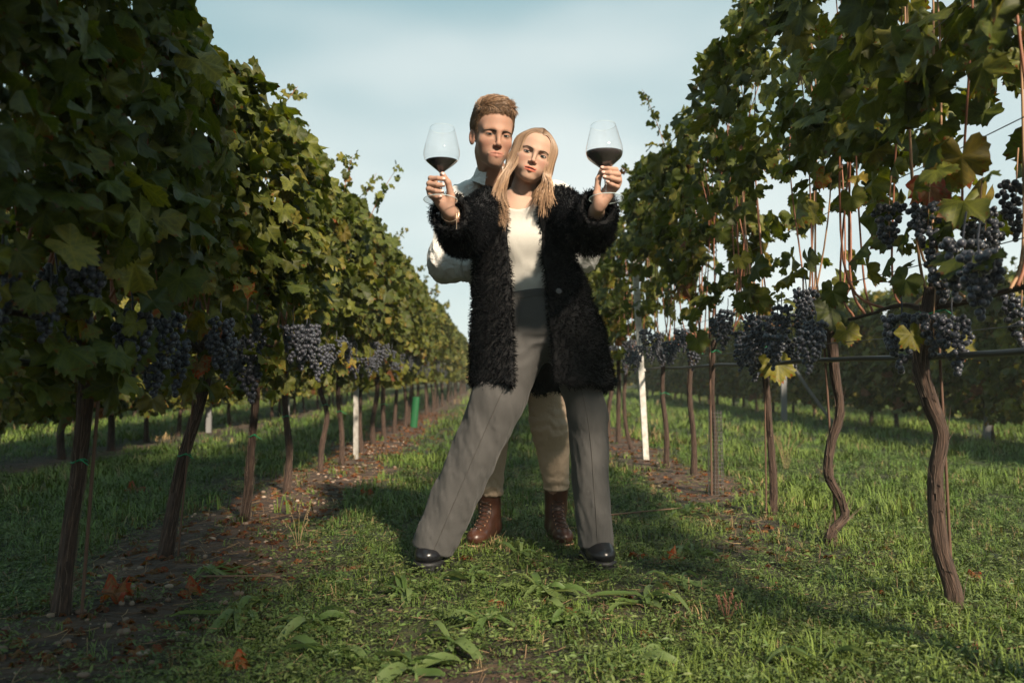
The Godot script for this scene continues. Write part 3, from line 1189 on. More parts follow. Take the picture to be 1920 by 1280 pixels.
		if i == 5:
			one_leaf(made, Vector3(1.25, 1.24, -2.40), 0.08, M.leaf_mats[4][1], "orange withered leaf")
			one_leaf(made, Vector3(1.36, 0.80, -2.44), 0.07, M.yellow_leaf, "yellow leaf")
			one_leaf(made, Vector3(1.20, 0.82, -2.42), 0.06, M.yellow_leaf, "yellow leaf")
			var k := 0
			for c: Array in [[-0.13, 1.20, 0.16, 66, 0.15, 0.056], [-0.03, 1.17, 0.24, 66, 0.16, 0.058], [0.03, 1.13, 0.16, 60, 0.15, 0.052], [-0.10, 1.06, 0.18, 58, 0.14, 0.050], [0.11, 1.27, 0.18, 60, 0.17, 0.050], [0.13, 0.95, 0.16, 54, 0.16, 0.050], [-0.10, 0.90, 0.12, 36, 0.12, 0.040], [-0.19, 1.22, 0.05, 50, 0.13, 0.050]]:
				big_cluster(made, Vector3(c[0], c[1], c[2]), c[3], c[4], c[5], 300 + k)
				k += 1
	# the rows to either side
	for row: Array in [[-3.62, -4.4, -25.0, 0.95, 1.95, 1.0, "vine of the next row to the left, in the shade behind the first row"], [-6.3, -9.4, -30.0, 1.15, 1.95, 1.0, "vine of the third row to the left, deep in the shade"], [5.3, -5.0, -30.0, 1.0, 1.74, -1.0, "vine of the dark row across the sunlit grass on the right"], [8.0, -11.0, -34.0, 1.3, 1.85, -1.0, "vine of the farthest row on the right"]]:
		z = row[1]
		while z > row[2]:
			vine(row[6], "vines of the neighbouring rows", Vector3(row[0] + R.randf_range(-0.06, 0.06), 0, z), wobble(0.82, 0.05), R.randf_range(0.02, 0.028), {"level": 3 if z < -9.0 or row[3] > 1.1 else 2, "cordon": 0.86, "face": row[5], "wide": 0.34, "low": 0.50 if row[0] < 0.0 else 0.40, "top": row[4] + 0.12, "leaves": 460, "size": 0.115, "open": 0.3, "gap": 0.5, "reach": row[3] * 0.5, "fruit": 0})
			z -= row[3] * R.randf_range(0.94, 1.06)
	# what closes the view far off
	var far := []
	var far_c := PackedColorArray()
	for row: Array in [[-1.2, -36.0, -80.0, 2.0], [1.3, -36.0, -80.0, 2.2], [-3.6, -25.0, -80.0, 1.95], [-6.3, -30.0, -80.0, 1.95], [5.3, -30.0, -80.0, 1.75], [8.0, -34.0, -80.0, 1.85], [10.7, -10.0, -80.0, 1.9], [13.4, -12.0, -80.0, 1.9], [-9.0, -9.0, -80.0, 1.95], [-11.6, -12.0, -80.0, 1.95]]:
		for k in int((row[1] - row[2]) * 75.0):
			var b := frame(Vector3(R.randf_range(-1, 1), R.randf_range(-0.2, 1), R.randf_range(-0.3, 1)), Vector3(0, -1, 0))
			far.append(Transform3D(b.scaled_local(Vector3.ONE * R.randf_range(0.12, 0.24)), Vector3(row[0] + R.randf_range(-0.34, 0.34), R.randf_range(0.45, row[3]), lerpf(row[1], row[2], R.randf()))))
			var c: Color = M.leaf_tones[R.randi() % 3]
			far_c.append(c * R.randf_range(0.8, 1.2))
	tag(many("distant_vine_foliage", M.leaf_meshes[1], M.leaf_many, far, far_c), "green mass of the vine rows fading into the distance", "vine rows", "", "stuff")


func one_leaf(v: Node3D, at: Vector3, size: float, m: Material, label: String) -> void:
	var o := obj("leaf", M.leaf_meshes[0], m, v)
	var b := frame(Vector3(R.randf_range(-0.3, 0.3), 0.35, 1.0), Vector3(R.randf_range(-0.3, 0.3), -1, 0))
	o.transform = Transform3D(b.scaled_local(Vector3.ONE * size), at - v.position)
	if label:
		o.set_meta("label", label)


func big_cluster(parent: Node3D, at: Vector3, count: int, length: float, wide: float, s: int) -> void:
	# grapes near the camera, each its own berry
	var rr := RandomNumberGenerator.new()
	rr.seed = s
	var stem := MB.new()
	stem.tube(curve([Vector3(0.01, 0.07, 0), Vector3(0.004, 0.02, 0.003), Vector3(0, -length * 0.5, 0), Vector3(0.004, -length, 0)], 3), taper(10, 0.0026, 0.001), 5)
	var g := obj("grape_cluster", stem.mesh(), M.cane_pale, parent)
	g.position = at
	for p: Vector3 in cluster_spots(rr, count, length, wide):
		var b := obj("grape", M.berry, M.berry_mats[rr.randi() % 3], g)
		b.position = p
		b.scale = Vector3.ONE * rr.randf_range(0.86, 1.14)
		b.rotation = Vector3(rr.randf() * 3.0, rr.randf() * 3.0, 0)


func build_trellis() -> void:
	trellis_post(Vector3(-1.129, 0, -7.066), Vector3(-0.005, 0, 0), 1.9, 0.038, M.post_pale, "pale steel trellis post standing in the left row behind the kinked trunk", "steel trellis posts")
	trellis_post(Vector3(1.257, 0, -7.014), Vector3(-0.05, 0, 0), 2.2, 0.046, M.post, "bright white trellis post leaning slightly in the right row beside the coat", "steel trellis posts")
	trellis_post(Vector3(-3.5, 0, -10.6), Vector3(0, 0, 0), 1.9, 0.06, M.post_old, "grey trellis post in the shade of the next row on the left", "steel trellis posts")
	trellis_post(Vector3(-3.5, 0, -14.6), Vector3(0.02, 0, 0), 1.9, 0.06, M.post_old, "farther grey trellis post behind the left trunks", "steel trellis posts")
	trellis_post(Vector3(4.25, 0, -12.4), Vector3(0, 0, 0), 1.5, 0.08, M.post_old, "grey post with a slanting brace beyond the sunlit grass", "steel trellis posts")
	trellis_post(Vector3(5.25, 0, -9.0), Vector3(0.10, 0, 0), 1.7, 0.07, M.post_old, "grey leaning post in the dark row at the right edge", "steel trellis posts")
	var br := MB.new()
	br.tube(PackedVector3Array([Vector3(0.75, -0.05, 0), Vector3(0.35, 0.5, 0), Vector3(0.02, 1.0, 0)]), PackedFloat32Array([0.025, 0.025, 0.025]), 8)
	var bo := obj("post_brace", br.mesh(), M.post_old)
	bo.position = Vector3(4.25, 0, -12.36)
	tag(bo, "slanting grey brace leaning against the post beyond the grass", "brace")
	wire("irrigation_pipe", "drip irrigation pipe running under the left row's grapes", "irrigation pipe", -1.12, 0.742, 0.009, M.pipe, 1.0, -44.0, 0.014)
	wire("irrigation_pipe", "black drip irrigation pipe running along the right row past the gnarled trunk", "irrigation pipe", 1.30, 0.768, 0.0095, M.pipe, 1.0, -44.0, 0.012)
	for k in 4:
		wire("trellis_wire", ["lowest", "second", "third", "top"][k] + " steel wire strung along the left row among the leaves", "trellis wire", -1.17, [0.80, 1.12, 1.45, 1.80][k], 0.0017, M.wire, 1.0, -44.0, 0.004, "steel wires of the trellis")
		wire("trellis_wire", ["lowest", "second", "third", "top"][k] + " steel wire strung along the right row, seen against the sky", "trellis wire", 1.33, [0.83, 1.05, 1.35, 1.75][k], 0.0017, M.wire, 1.0, -44.0, 0.004, "steel wires of the trellis")
	stake(Vector3(-1.165, 0, -2.46), Vector3(0.05, 0.80, 0), 0.005, "dark steel rod beside the old leaning vine on the left")
	stake(Vector3(-1.20, 0, -3.29), Vector3(0.07, 0.80, 0), 0.004, "thin rod behind the slanting trunk with the pale dry leaf")
	stake(Vector3(1.375, 0, -2.545), Vector3(-0.035, 0.98, 0), 0.0045, "dark rod tied to the big gnarled vine on the right")
	stake(Vector3(1.40, 0, -3.47), Vector3(-0.045, 0.9, 0), 0.005, "dark rod behind the S shaped trunk")
	stake(Vector3(1.325, 0, -4.14), Vector3(0.0, 0.85, 0), 0.004, "rod close along the slim straight vine")
	stake(Vector3(1.262, 0, -4.93), Vector3(-0.005, 1.16, 0), 0.006, "tall rusty rod standing in front of the mesh guard")
	# mesh guard round the young vine: a roll of fine wire
	var gm := MB.new()
	for k in 13:
		var a := TAU * k / 13.0
		gm.tube(PackedVector3Array([Vector3(cos(a) * 0.045, 0.0, sin(a) * 0.045), Vector3(cos(a) * 0.042, 0.25, sin(a) * 0.042), Vector3(cos(a) * 0.036, 0.50, sin(a) * 0.036)]), PackedFloat32Array([0.0016, 0.0016, 0.0016]), 4)
	for k in 22:
		var ring := []
		for s in 13:
			var a := TAU * s / 12.0
			ring.append(Vector3(cos(a), 0, sin(a)) * (0.046 - 0.0004 * k) + Vector3(0, 0.012 + 0.0225 * k, 0))
		gm.tube(curve(ring, 1), taper(13, 0.0013, 0.0013), 3)
	var go := obj("mesh_guard", gm.mesh(), mat(lin(0.10, 0.095, 0.09), 0.7))
	go.position = Vector3(1.305, 0, -5.0)
	tag(go, "grey wire mesh tube guarding the young vine in the right row", "mesh guard")
	# flat green tree guard in the left row
	var fg := MB.new()
	var prev := []
	for k in 13:
		var a := TAU * k / 12.0
		var p := Vector3(cos(a) * 0.05, 0, sin(a) * 0.03)
		prev.append([fg.vert(p), fg.vert(p + Vector3(0.035, 0.42, 0))])
	for k in 12:
		fg.quad(prev[k + 1][0], prev[k + 1][1], prev[k][1], prev[k][0])
	var fo := obj("vine_guard", fg.mesh(), mat(lin(0.006, 0.085, 0.026), 0.5))
	fo.position = Vector3(-1.08, 0.0, -11.6)
	tag(fo, "dark green plastic sleeve round a vine far down the left row", "vine guard")


# ---------------------------------------------------------------- heads
func head_sdf(f: Dictionary) -> Sdf:
	# local axes: x to the image right, y up, z out of the face; origin between the eyes, mid-head
	var s := Sdf.new()
	var j: float = f.jaw
	s.ell(Vector3(0, 0.036, -0.018), Vector3(0.0735, 0.086, 0.094), 0.02)
	s.ell(Vector3(0, -0.028, 0.020), Vector3(0.058 * j, 0.082 + minf(f.chin, 0.0) * 0.8, 0.066), 0.035)
	for x: float in [-1.0, 1.0]:
		s.cap(Vector3(x * 0.0445 * j, -0.056, -0.002), Vector3(x * 0.012, -0.103 - f.chin, 0.060), 0.0185, 0.0165, 0.028)
		s.ell(Vector3(x * 0.041, -0.026 + f.cheek, 0.050), Vector3(0.023, 0.020, 0.023), 0.03)
		s.cap(Vector3(x * 0.013, 0.0165 - f.low, 0.0835), Vector3(x * 0.043, 0.020 - f.low, 0.064), f.brow, f.brow * 0.9, 0.018)
	s.ell(Vector3(0, 0.048, 0.028), Vector3(0.059, 0.05, 0.056), 0.03)
	for x: float in [-1.0, 1.0]:
		s.ell(Vector3(x * 0.034 * j, -0.058, 0.042), Vector3(0.023, 0.026, 0.027) * f.full, 0.03)
	s.ell(Vector3(0, -0.103 - f.chin, 0.068), Vector3(0.017 * j, 0.015, 0.016), 0.022)
	for x: float in [-1.0, 1.0]:
		s.ell(Vector3(x * 0.0295, -0.0005, 0.096), Vector3(0.0190, 0.0118, 0.0165), 0.013, 1)
	for x: float in [-1.0, 1.0]:
		s.ell(Vector3(x * 0.0310, -0.0015, 0.0675), Vector3(0.0155, 0.0145, 0.0150), 0.005)
	s.cap(Vector3(0, 0.008, 0.0855), Vector3(0, -0.033, 0.1005), 0.0070 * f.nose, 0.0084 * f.nose, 0.012)
	s.ell(Vector3(0, -0.0365, 0.1010), Vector3(0.0095, 0.0082, 0.0090) * f.nose, 0.006)
	for x: float in [-1.0, 1.0]:
		s.ell(Vector3(x * 0.0112, -0.0400, 0.0910), Vector3(0.0066, 0.0064, 0.0090) * f.nose, 0.006)
	for x: float in [-1.0, 1.0]:
		s.ell(Vector3(x * 0.0060, -0.0462, 0.0960), Vector3(0.0034, 0.0028, 0.0052), 0.002, 1)
	# mouth
	s.ell(Vector3(0, -0.069, 0.0700), Vector3(0.031, 0.022, 0.0205), 0.018)
	for x: float in [-1.0, 1.0]:
		s.cap(Vector3(x * 0.004, -0.0645, 0.0908), Vector3(x * f.mouth, -0.0695, 0.0790), 0.0048 * f.lip, 0.0020, 0.004)
		s.cap(Vector3(0, -0.0768, 0.0890), Vector3(x * f.mouth * 0.92, -0.0715, 0.0790), 0.0062 * f.lip, 0.0022, 0.004)
	for x: float in [-1.0, 1.0]:
		s.cap(Vector3(0, -0.0703, 0.0965), Vector3(x * f.mouth * 0.80, -0.0705, 0.0865), f.part, 0.0012, 0.002, 1)
	# ears
	for x: float in [-1.0, 1.0]:
		s.ell(Vector3(x * 0.0770, -0.010, -0.012), Vector3(0.0065, 0.030, 0.0175), 0.005, 0, Basis(Vector3.UP, x * -0.5) * Basis(Vector3.RIGHT, -0.15))
		s.ell(Vector3(x * 0.0835, -0.007, -0.0075), Vector3(0.0055, 0.0200, 0.0105), 0.003, 1, Basis(Vector3.UP, x * -0.5) * Basis(Vector3.RIGHT, -0.15))
	return s


func skin_color(s: Sdf, f: Dictionary, lp: Vector3) -> Color:
	var c: Color = f.skin
	var up := Vector2(lp.x / f.mouth, (lp.y + 0.0665) / 0.0062)
	var dn := Vector2(lp.x / (f.mouth * 0.95), (lp.y + 0.0755) / 0.0072)
	if lp.z > 0.076:
		var bow := 0.0017 * cos(clampf(lp.x / 0.008, -1.0, 1.0) * PI)
		up.y = (lp.y + 0.0668 + bow) / 0.0058
		var l := maxf(1.0 - smoothstep(0.75, 1.15, up.length()), 1.0 - smoothstep(0.75, 1.15, dn.length()))
		c = c.lerp(f.lips, l)
		# the dark between parted lips
		if f.part > 0.0018 and absf(lp.y + 0.0704) < f.part * 1.1 and absf(lp.x) < f.mouth * 0.8:
			c = c.lerp(Color(0.07, 0.02, 0.018), 0.85)
	# rosy cheeks, nose and ears
	var ch := exp(-pow(Vector2(absf(lp.x) - 0.042, lp.y + 0.034).length() / 0.02, 2.0)) + 0.7 * exp(-pow(Vector2(lp.x, lp.y + 0.04).length() / 0.014, 2.0))
	if absf(lp.x) > 0.073:
		ch = 0.9
	if lp.z > 0.02 or absf(lp.x) > 0.073:
		c = c.lerp(f.blush, 0.45 * ch)
	# shadow tone of lids
	var e := Vector2((absf(lp.x) - 0.031) / 0.020, (lp.y - 0.003) / 0.012).length()
	if lp.z > 0.05:
		c = c.lerp(f.lid, 0.6 * (1.0 - smoothstep(0.5, 1.0, e)))
	# stubble
	if f.stubble > 0.0:
		var b := smoothstep(-0.045, -0.075, lp.y) * smoothstep(-0.14, -0.10, lp.y) * smoothstep(-0.03, 0.02, lp.z)
		c = c.lerp(Color(0.20, 0.13, 0.10), b * f.stubble)
	return c


func add_eyes(person: Node3D, s: Sdf, xf: Transform3D, f: Dictionary) -> void:
	for sg: float in [-1.0, 1.0]:
		var mid := Vector3(sg * 0.0310, -0.0015, 0.0675)
		var r := Vector3(0.0155, 0.0145, 0.0150) * 1.035
		var mb := MB.new()
		var nu := 22
		var nv := 12
		var hw: float = f.eye
		for j in nv + 1:
			for i in nu + 1:
				var u := lerpf(-1.0, 1.0, float(i) / nu)
				var shape := 1.0 - pow(absf(u), 2.3)
				var top: float = f.lid_up * shape + 0.0007 * u * sg
				var bot: float = -f.lid_low * shape + 0.0007 * u * sg
				var x := u * hw
				var y := lerpf(bot, top, float(j) / nv)
				var zz := sqrt(maxf(0.0, 1.0 - pow(x / r.x, 2.0) - pow(y / r.y, 2.0))) * r.z
				var look: Vector2 = f.look
				var d := Vector2(x - look.x, y - look.y).length()
				var c := Color(0.42, 0.39, 0.36) * (1.0 - 0.45 * smoothstep(0.3, 1.0, float(j) / nv))
				if d < 0.0062:
					c = f.iris if d > 0.0027 else Color(0.008, 0.008, 0.008)
					if d > 0.0054:
						c = c * 0.4
				mb.vert(mid + Vector3(x, y, zz), c)
		for j in nv:
			for i in nu:
				var a := j * (nu + 1) + i
				mb.quad(a, a + nu + 1, a + nu + 2, a + 1)
		var eye := obj("eye", mb.mesh(), M.eye, person)
		eye.transform = xf
		# lashes along the upper lid
		var lash := MB.new()
		var pts := []
		var low := []
		for i in 13:
			var u := lerpf(-1.04, 1.04, i / 12.0)
			var shape := maxf(1.0 - pow(absf(u), 2.3), 0.0)
			for q in 2:
				var y: float = (f.lid_up if q == 0 else -f.lid_low) * shape + 0.0007 * u * sg
				var x := u * hw
				var zz := sqrt(maxf(0.0, 1.0 - pow(x / r.x, 2.0) - pow(y / r.y, 2.0))) * r.z + 0.0005
				(pts if q == 0 else low).append(mid + Vector3(x, y, zz))
		var w: float = f.lash
		lash.tube(curve(pts, 2), taper(25, w * 0.7, w * 0.7), 5)
		lash.tube(curve(low, 2), taper(25, w * 0.3, w * 0.35), 5)
		var lo := obj("eyelashes", lash.mesh(), M.lash, person)
		lo.transform = xf
		# eyebrow: many short hairs laid along an arch on the brow
		var bm := MB.new()
		var arch: Array = f.arch
		var bp := curve([Vector3(sg * arch[0].x, arch[0].y, 0.12), Vector3(sg * arch[1].x, arch[1].y, 0.12), Vector3(sg * arch[2].x, arch[2].y, 0.12)], 6)
		for i in bp.size():
			var t := float(i) / (bp.size() - 1)
			for q in 4:
				var o := bp[i] + Vector3(R.randf_range(-0.001, 0.001), (q - 1.5) * f.brow_thick * (1.0 - 0.75 * t), 0)
				var a := s.hit(o, Vector3(0, 0, -1))
				var b := s.hit(o + Vector3(sg * 0.0055, 0.0016 * (1.0 - t * 1.6), 0), Vector3(0, 0, -1))
				bm.tube(PackedVector3Array([a + Vector3(0, 0, 0.0003), b + Vector3(0, 0, 0.0008)]), PackedFloat32Array([0.0009, 0.0005]), 4)
		var bo := obj("eyebrow", bm.mesh(), f.brow_mat, person)
		bo.transform = xf


# ---------------------------------------------------------------- hands
# joints: wrist, then for each finger its knuckle, two joints and tip, all in world places
func hand_sdf(wrist: Vector3, arm: Vector3, fingers: Array, thumb: Array, palm_n: Vector3) -> Sdf:
	var s := Sdf.new()
	s.cap(arm, wrist, 0.025, 0.0205, 0.01)
	for i in 4:
		var k: Vector3 = fingers[i][0]
		var root := wrist.lerp(k, 0.15) + palm_n * 0.003
		s.cap(root, k, 0.0125, 0.0105, 0.012)
	for i in 3:
		s.cap(fingers[i][0], fingers[i + 1][0], 0.0105, 0.0105, 0.010)
	# heel and thumb mound
	s.cap(wrist.lerp(fingers[3][0], 0.15) + palm_n * 0.006, wrist.lerp(fingers[3][0], 0.62) + palm_n * 0.006, 0.014, 0.011, 0.012)
	s.cap(wrist.lerp(thumb[0], 0.35) + palm_n * 0.004, thumb[0], 0.0130, 0.0118, 0.012)
	var widths := [0.0077, 0.0079, 0.0076, 0.0067]
	for i in 4:
		var w: float = widths[i]
		s.chain(fingers[i], [w * 1.12, w, w * 0.92, w * 0.80], 0.0035)
	s.chain(thumb, [0.0112, 0.0092, 0.0080], 0.004)
	return s


func nails(person: Node3D, tips: Array, m: Material) -> void:
	for t: Array in tips:
		var mb := MB.new()
		var b := frame(t[1], t[2])
		mb.ball(Vector3.ZERO, Vector3(0.0052, 0.0068, 0.0022), 10, 6)
		var o := obj("fingernail", mb.mesh(), m, person)
		o.transform = Transform3D(b, t[0])


# ---------------------------------------------------------------- wine glass
func wine_glass(label: String, foot: Vector3, axis: Vector3, level: float, s: float) -> Node3D:
	var t := thing("wine_glass", label, "wine glass", foot, "glasses of red wine")
	var up := axis.normalized()
	t.basis = frame(Vector3(0, 0, 1), up)
	t.basis = Basis(t.basis.x, up, t.basis.x.cross(up)) * Basis().scaled(Vector3(s, s, s))
	# foot: a thin sloping disc, and stem
	var fm := MB.new()
	fm.lathe(PackedVector2Array([Vector2(0.0, 0.0), Vector2(0.040, 0.0), Vector2(0.0495, 0.0008), Vector2(0.0502, 0.0018), Vector2(0.0490, 0.0026), Vector2(0.034, 0.0036), Vector2(0.016, 0.0056), Vector2(0.008, 0.009), Vector2(0.0048, 0.016), Vector2(0.0036, 0.028)]), 48)
	var foot_o := obj("foot", fm.mesh(), M.glass_thin, t)
	var fr := MB.new()
	var edge := []
	for k in 49:
		edge.append(Vector3(cos(TAU * k / 48.0) * 0.0498, 0.0017, sin(TAU * k / 48.0) * 0.0498))
	fr.tube(curve(edge, 1), taper(49, 0.0013, 0.0013), 6)
	obj("edge", fr.mesh(), M.glass_edge, foot_o)
	var sm := MB.new()
	sm.lathe(PackedVector2Array([Vector2(0.0036, 0.028), Vector2(0.0034, 0.055), Vector2(0.0038, 0.078), Vector2(0.0065, 0.088), Vector2(0.003, 0.090), Vector2(0, 0.0905)]), 20)
	obj("stem", sm.mesh(), M.glass_solid, t)
	var shape := [Vector2(0.0055, 0.087), Vector2(0.013, 0.0940), Vector2(0.027, 0.1063), Vector2(0.041, 0.1190), Vector2(0.0505, 0.129), Vector2(0.0535, 0.1375), Vector2(0.0545, 0.146), Vector2(0.0535, 0.158), Vector2(0.0500, 0.174), Vector2(0.0455, 0.192), Vector2(0.0405, 0.212), Vector2(0.0365, 0.226)]
	var bm := MB.new()
	var pv := PackedVector2Array()
	for i in shape.size() - 1:
		for k in 4:
			pv.append(shape[i].cubic_interpolate(shape[i + 1], shape[maxi(i - 1, 0)], shape[mini(i + 2, shape.size() - 1)], k / 4.0))
	pv.append(shape[-1])
	bm.lathe(pv, 64)
	var bowl := obj("bowl", bm.mesh(), M.glass_thin, t)
	var rm := MB.new()
	var ring := []
	for k in 49:
		ring.append(Vector3(cos(TAU * k / 48.0) * 0.0365, 0.226, sin(TAU * k / 48.0) * 0.0365))
	rm.tube(curve(ring, 1), taper(49, 0.0005, 0.0005), 5)
	obj("rim", rm.mesh(), M.glass_edge, bowl)
	# wine with a level surface whatever the tilt of the glass
	var wm := MB.new()
	var down := (t.basis.transposed() * Vector3.UP).normalized()
	var rings := 16
	for i in rings + 1:
		for a in 49:
			var ang := TAU * a / 48.0
			var dir := Vector3(cos(ang), 0, sin(ang))
			# where this side of the bowl meets the level plane
			var top := level
			for it in 6:
				var rr := 0.0
				for q in pv.size() - 1:
					if top >= pv[q].y and top <= pv[q + 1].y:
						rr = lerpf(pv[q].x, pv[q + 1].x, (top - pv[q].y) / (pv[q + 1].y - pv[q].y))
				top = level - (dir.x * down.x + dir.z * down.z) / down.y * rr
			var y := lerpf(0.0885, top, float(i) / rings)
			var r := 0.004
			for q in pv.size() - 1:
				if y >= pv[q].y and y <= pv[q + 1].y:
					r = lerpf(pv[q].x, pv[q + 1].x, (y - pv[q].y) / (pv[q + 1].y - pv[q].y))
			wm.vert(dir * (r - 0.0007) + Vector3(0, y, 0))
	for i in rings:
		for a in 48:
			var k := i * 49 + a
			wm.quad(k, k + 1, k + 50, k + 49)
	var c0 := wm.vert(Vector3(0, level, 0))
	for a in 48:
		wm.tri(c0, rings * 49 + a, rings * 49 + a + 1)
	var c1 := wm.vert(Vector3(0, 0.0885, 0))
	for a in 48:
		wm.tri(c1, a + 1, a)
	obj("wine", wm.mesh(), M.wine, t)
	return t


func people_materials() -> void:
	M.skin = mat(Color.WHITE, 0.58, true)
	M.skin.subsurf_scatter_enabled = true
	M.skin.subsurf_scatter_strength = 0.12
	M.skin.metallic_specular = 0.34
	M.eye = mat(Color.WHITE, 0.3, true)
	M.eye.metallic_specular = 0.3
	M.lash = mat(lin(0.012, 0.009, 0.008), 0.7)
	M.brow_dark = mat(lin(0.045, 0.027, 0.017), 0.8)
	M.brow_light = mat(lin(0.065, 0.040, 0.027), 0.8)
	M.glass_thin = mat(Color(1, 1, 1, 0.03), 0.02)
	M.glass_thin.transparency = BaseMaterial3D.TRANSPARENCY_ALPHA
	M.glass_thin.metallic_specular = 0.5
	M.glass_solid = mat(Color(1, 1, 1, 0.0), 0.02)
	M.glass_solid.refraction_enabled = true
	M.glass_solid.refraction_scale = 0.05
	M.glass_edge = mat(Color(0.86, 0.92, 0.92, 0.5), 0.3)
	M.glass_edge.transparency = BaseMaterial3D.TRANSPARENCY_ALPHA
	M.wine = mat(lin(0.010, 0.004, 0.006), 0.06)
	M.fur = mat(lin(0.0036, 0.0040, 0.0052), 0.8)
	M.fur.metallic_specular = 0.15
	M.fur_base = mat(lin(0.004, 0.004, 0.005), 0.95)
	M.wool = mat(lin(0.092, 0.088, 0.085), 0.9)
	M.wool.albedo_texture = noise_tex(0.25, Color(0.70, 0.70, 0.70), Color.WHITE, 31, 256, 3)
	M.wool.uv1_triplanar = true
	M.wool.uv1_scale = Vector3(9, 4, 9)
	M.wool.rim_enabled = true
	M.wool.rim = 0.3
	M.knit = mat(lin(0.50, 0.48, 0.44), 0.9)
	M.knit.heightmap_enabled = true
	M.knit.heightmap_texture = noise_tex(0.2, Color.BLACK, Color.WHITE, 32, 256, 2)
	M.knit.heightmap_scale = 0.12
	M.knit.uv1_triplanar = true
	M.knit.uv1_scale = Vector3(8, 30, 8)
	M.linen = mat(lin(0.55, 0.535, 0.515), 0.85)
	M.linen.heightmap_enabled = true
	M.linen.heightmap_texture = noise_tex(0.02, Color.BLACK, Color.WHITE, 33, 512, 5)
	M.linen.heightmap_scale = 1.2
	M.linen.uv1_triplanar = true
	M.linen.uv1_scale = Vector3.ONE * 2.5
	M.chino = mat(lin(0.47, 0.35, 0.25), 0.85)
	M.chino.heightmap_enabled = true
	M.chino.heightmap_texture = M.linen.heightmap_texture
	M.chino.heightmap_scale = 0.6
	M.chino.uv1_triplanar = true
	M.chino.uv1_scale = Vector3.ONE * 2.0
	M.black_leather = mat(lin(0.010, 0.010, 0.012), 0.28)
	M.sole_black = mat(lin(0.012, 0.012, 0.013), 0.6)
	M.brown_leather = mat(Color.WHITE, 0.36)
	M.brown_leather.albedo_texture = noise_tex(0.015, Color(lin(0.035, 0.013, 0.008)), Color(lin(0.115, 0.045, 0.024)), 34, 256, 5)
	M.brown_leather.uv1_triplanar = true
	M.brown_leather.uv1_scale = Vector3.ONE * 2.2
	M.welt = mat(lin(0.35, 0.20, 0.11), 0.7)
	M.lace = mat(lin(0.035, 0.018, 0.011), 0.8)
	M.gold = mat(lin(0.75, 0.52, 0.36), 0.25)
	M.gold.metallic = 1.0
	M.hair = mat(Color.WHITE, 0.42, true)
	M.hair.metallic_specular = 0.55
	M.nail = mat(lin(0.62, 0.40, 0.34), 0.2)
	M.button = mat(lin(0.02, 0.02, 0.022), 0.2)


func at_surface(s: Sdf, a: Vector3, dir: Vector3, lift: float) -> Vector3:
	return s.hit(a, dir) - dir * lift


func head_frame(eyes: Vector3, yaw: float, pitch: float, roll: float, s: Vector3) -> Transform3D:
	var b := Basis(Vector3.UP, yaw) * Basis(Vector3.RIGHT, pitch) * Basis(Vector3.BACK, roll)
	b = b.scaled_local(s)
	return Transform3D(b, eyes - b * Vector3(0, -0.0015, 0.080))


# points spread over a mesh by area: [place, normal]
func spread(m: ArrayMesh, count: int, keep: Callable) -> Array:
	var a := m.surface_get_arrays(0)
	var v: PackedVector3Array = a[Mesh.ARRAY_VERTEX]
	var n: PackedVector3Array = a[Mesh.ARRAY_NORMAL]
	var ix: PackedInt32Array = a[Mesh.ARRAY_INDEX]
	var acc := PackedFloat32Array()
	var sum := 0.0
	for k in ix.size() / 3:
		sum += (v[ix[k * 3 + 1]] - v[ix[k * 3]]).cross(v[ix[k * 3 + 2]] - v[ix[k * 3]]).length()
		acc.append(sum)
	var out := []
	for i in count:
		var k := acc.bsearch(R.randf() * sum)
		k = mini(k, acc.size() - 1)
		var u := R.randf()
		var w := R.randf()
		if u + w > 1.0:
			u = 1.0 - u
			w = 1.0 - w
		var p := v[ix[k * 3]] * (1.0 - u - w) + v[ix[k * 3 + 1]] * u + v[ix[k * 3 + 2]] * w
		var nn := n[ix[k * 3]]
		if keep.call(p, nn):
			out.append([p, nn])
	return out


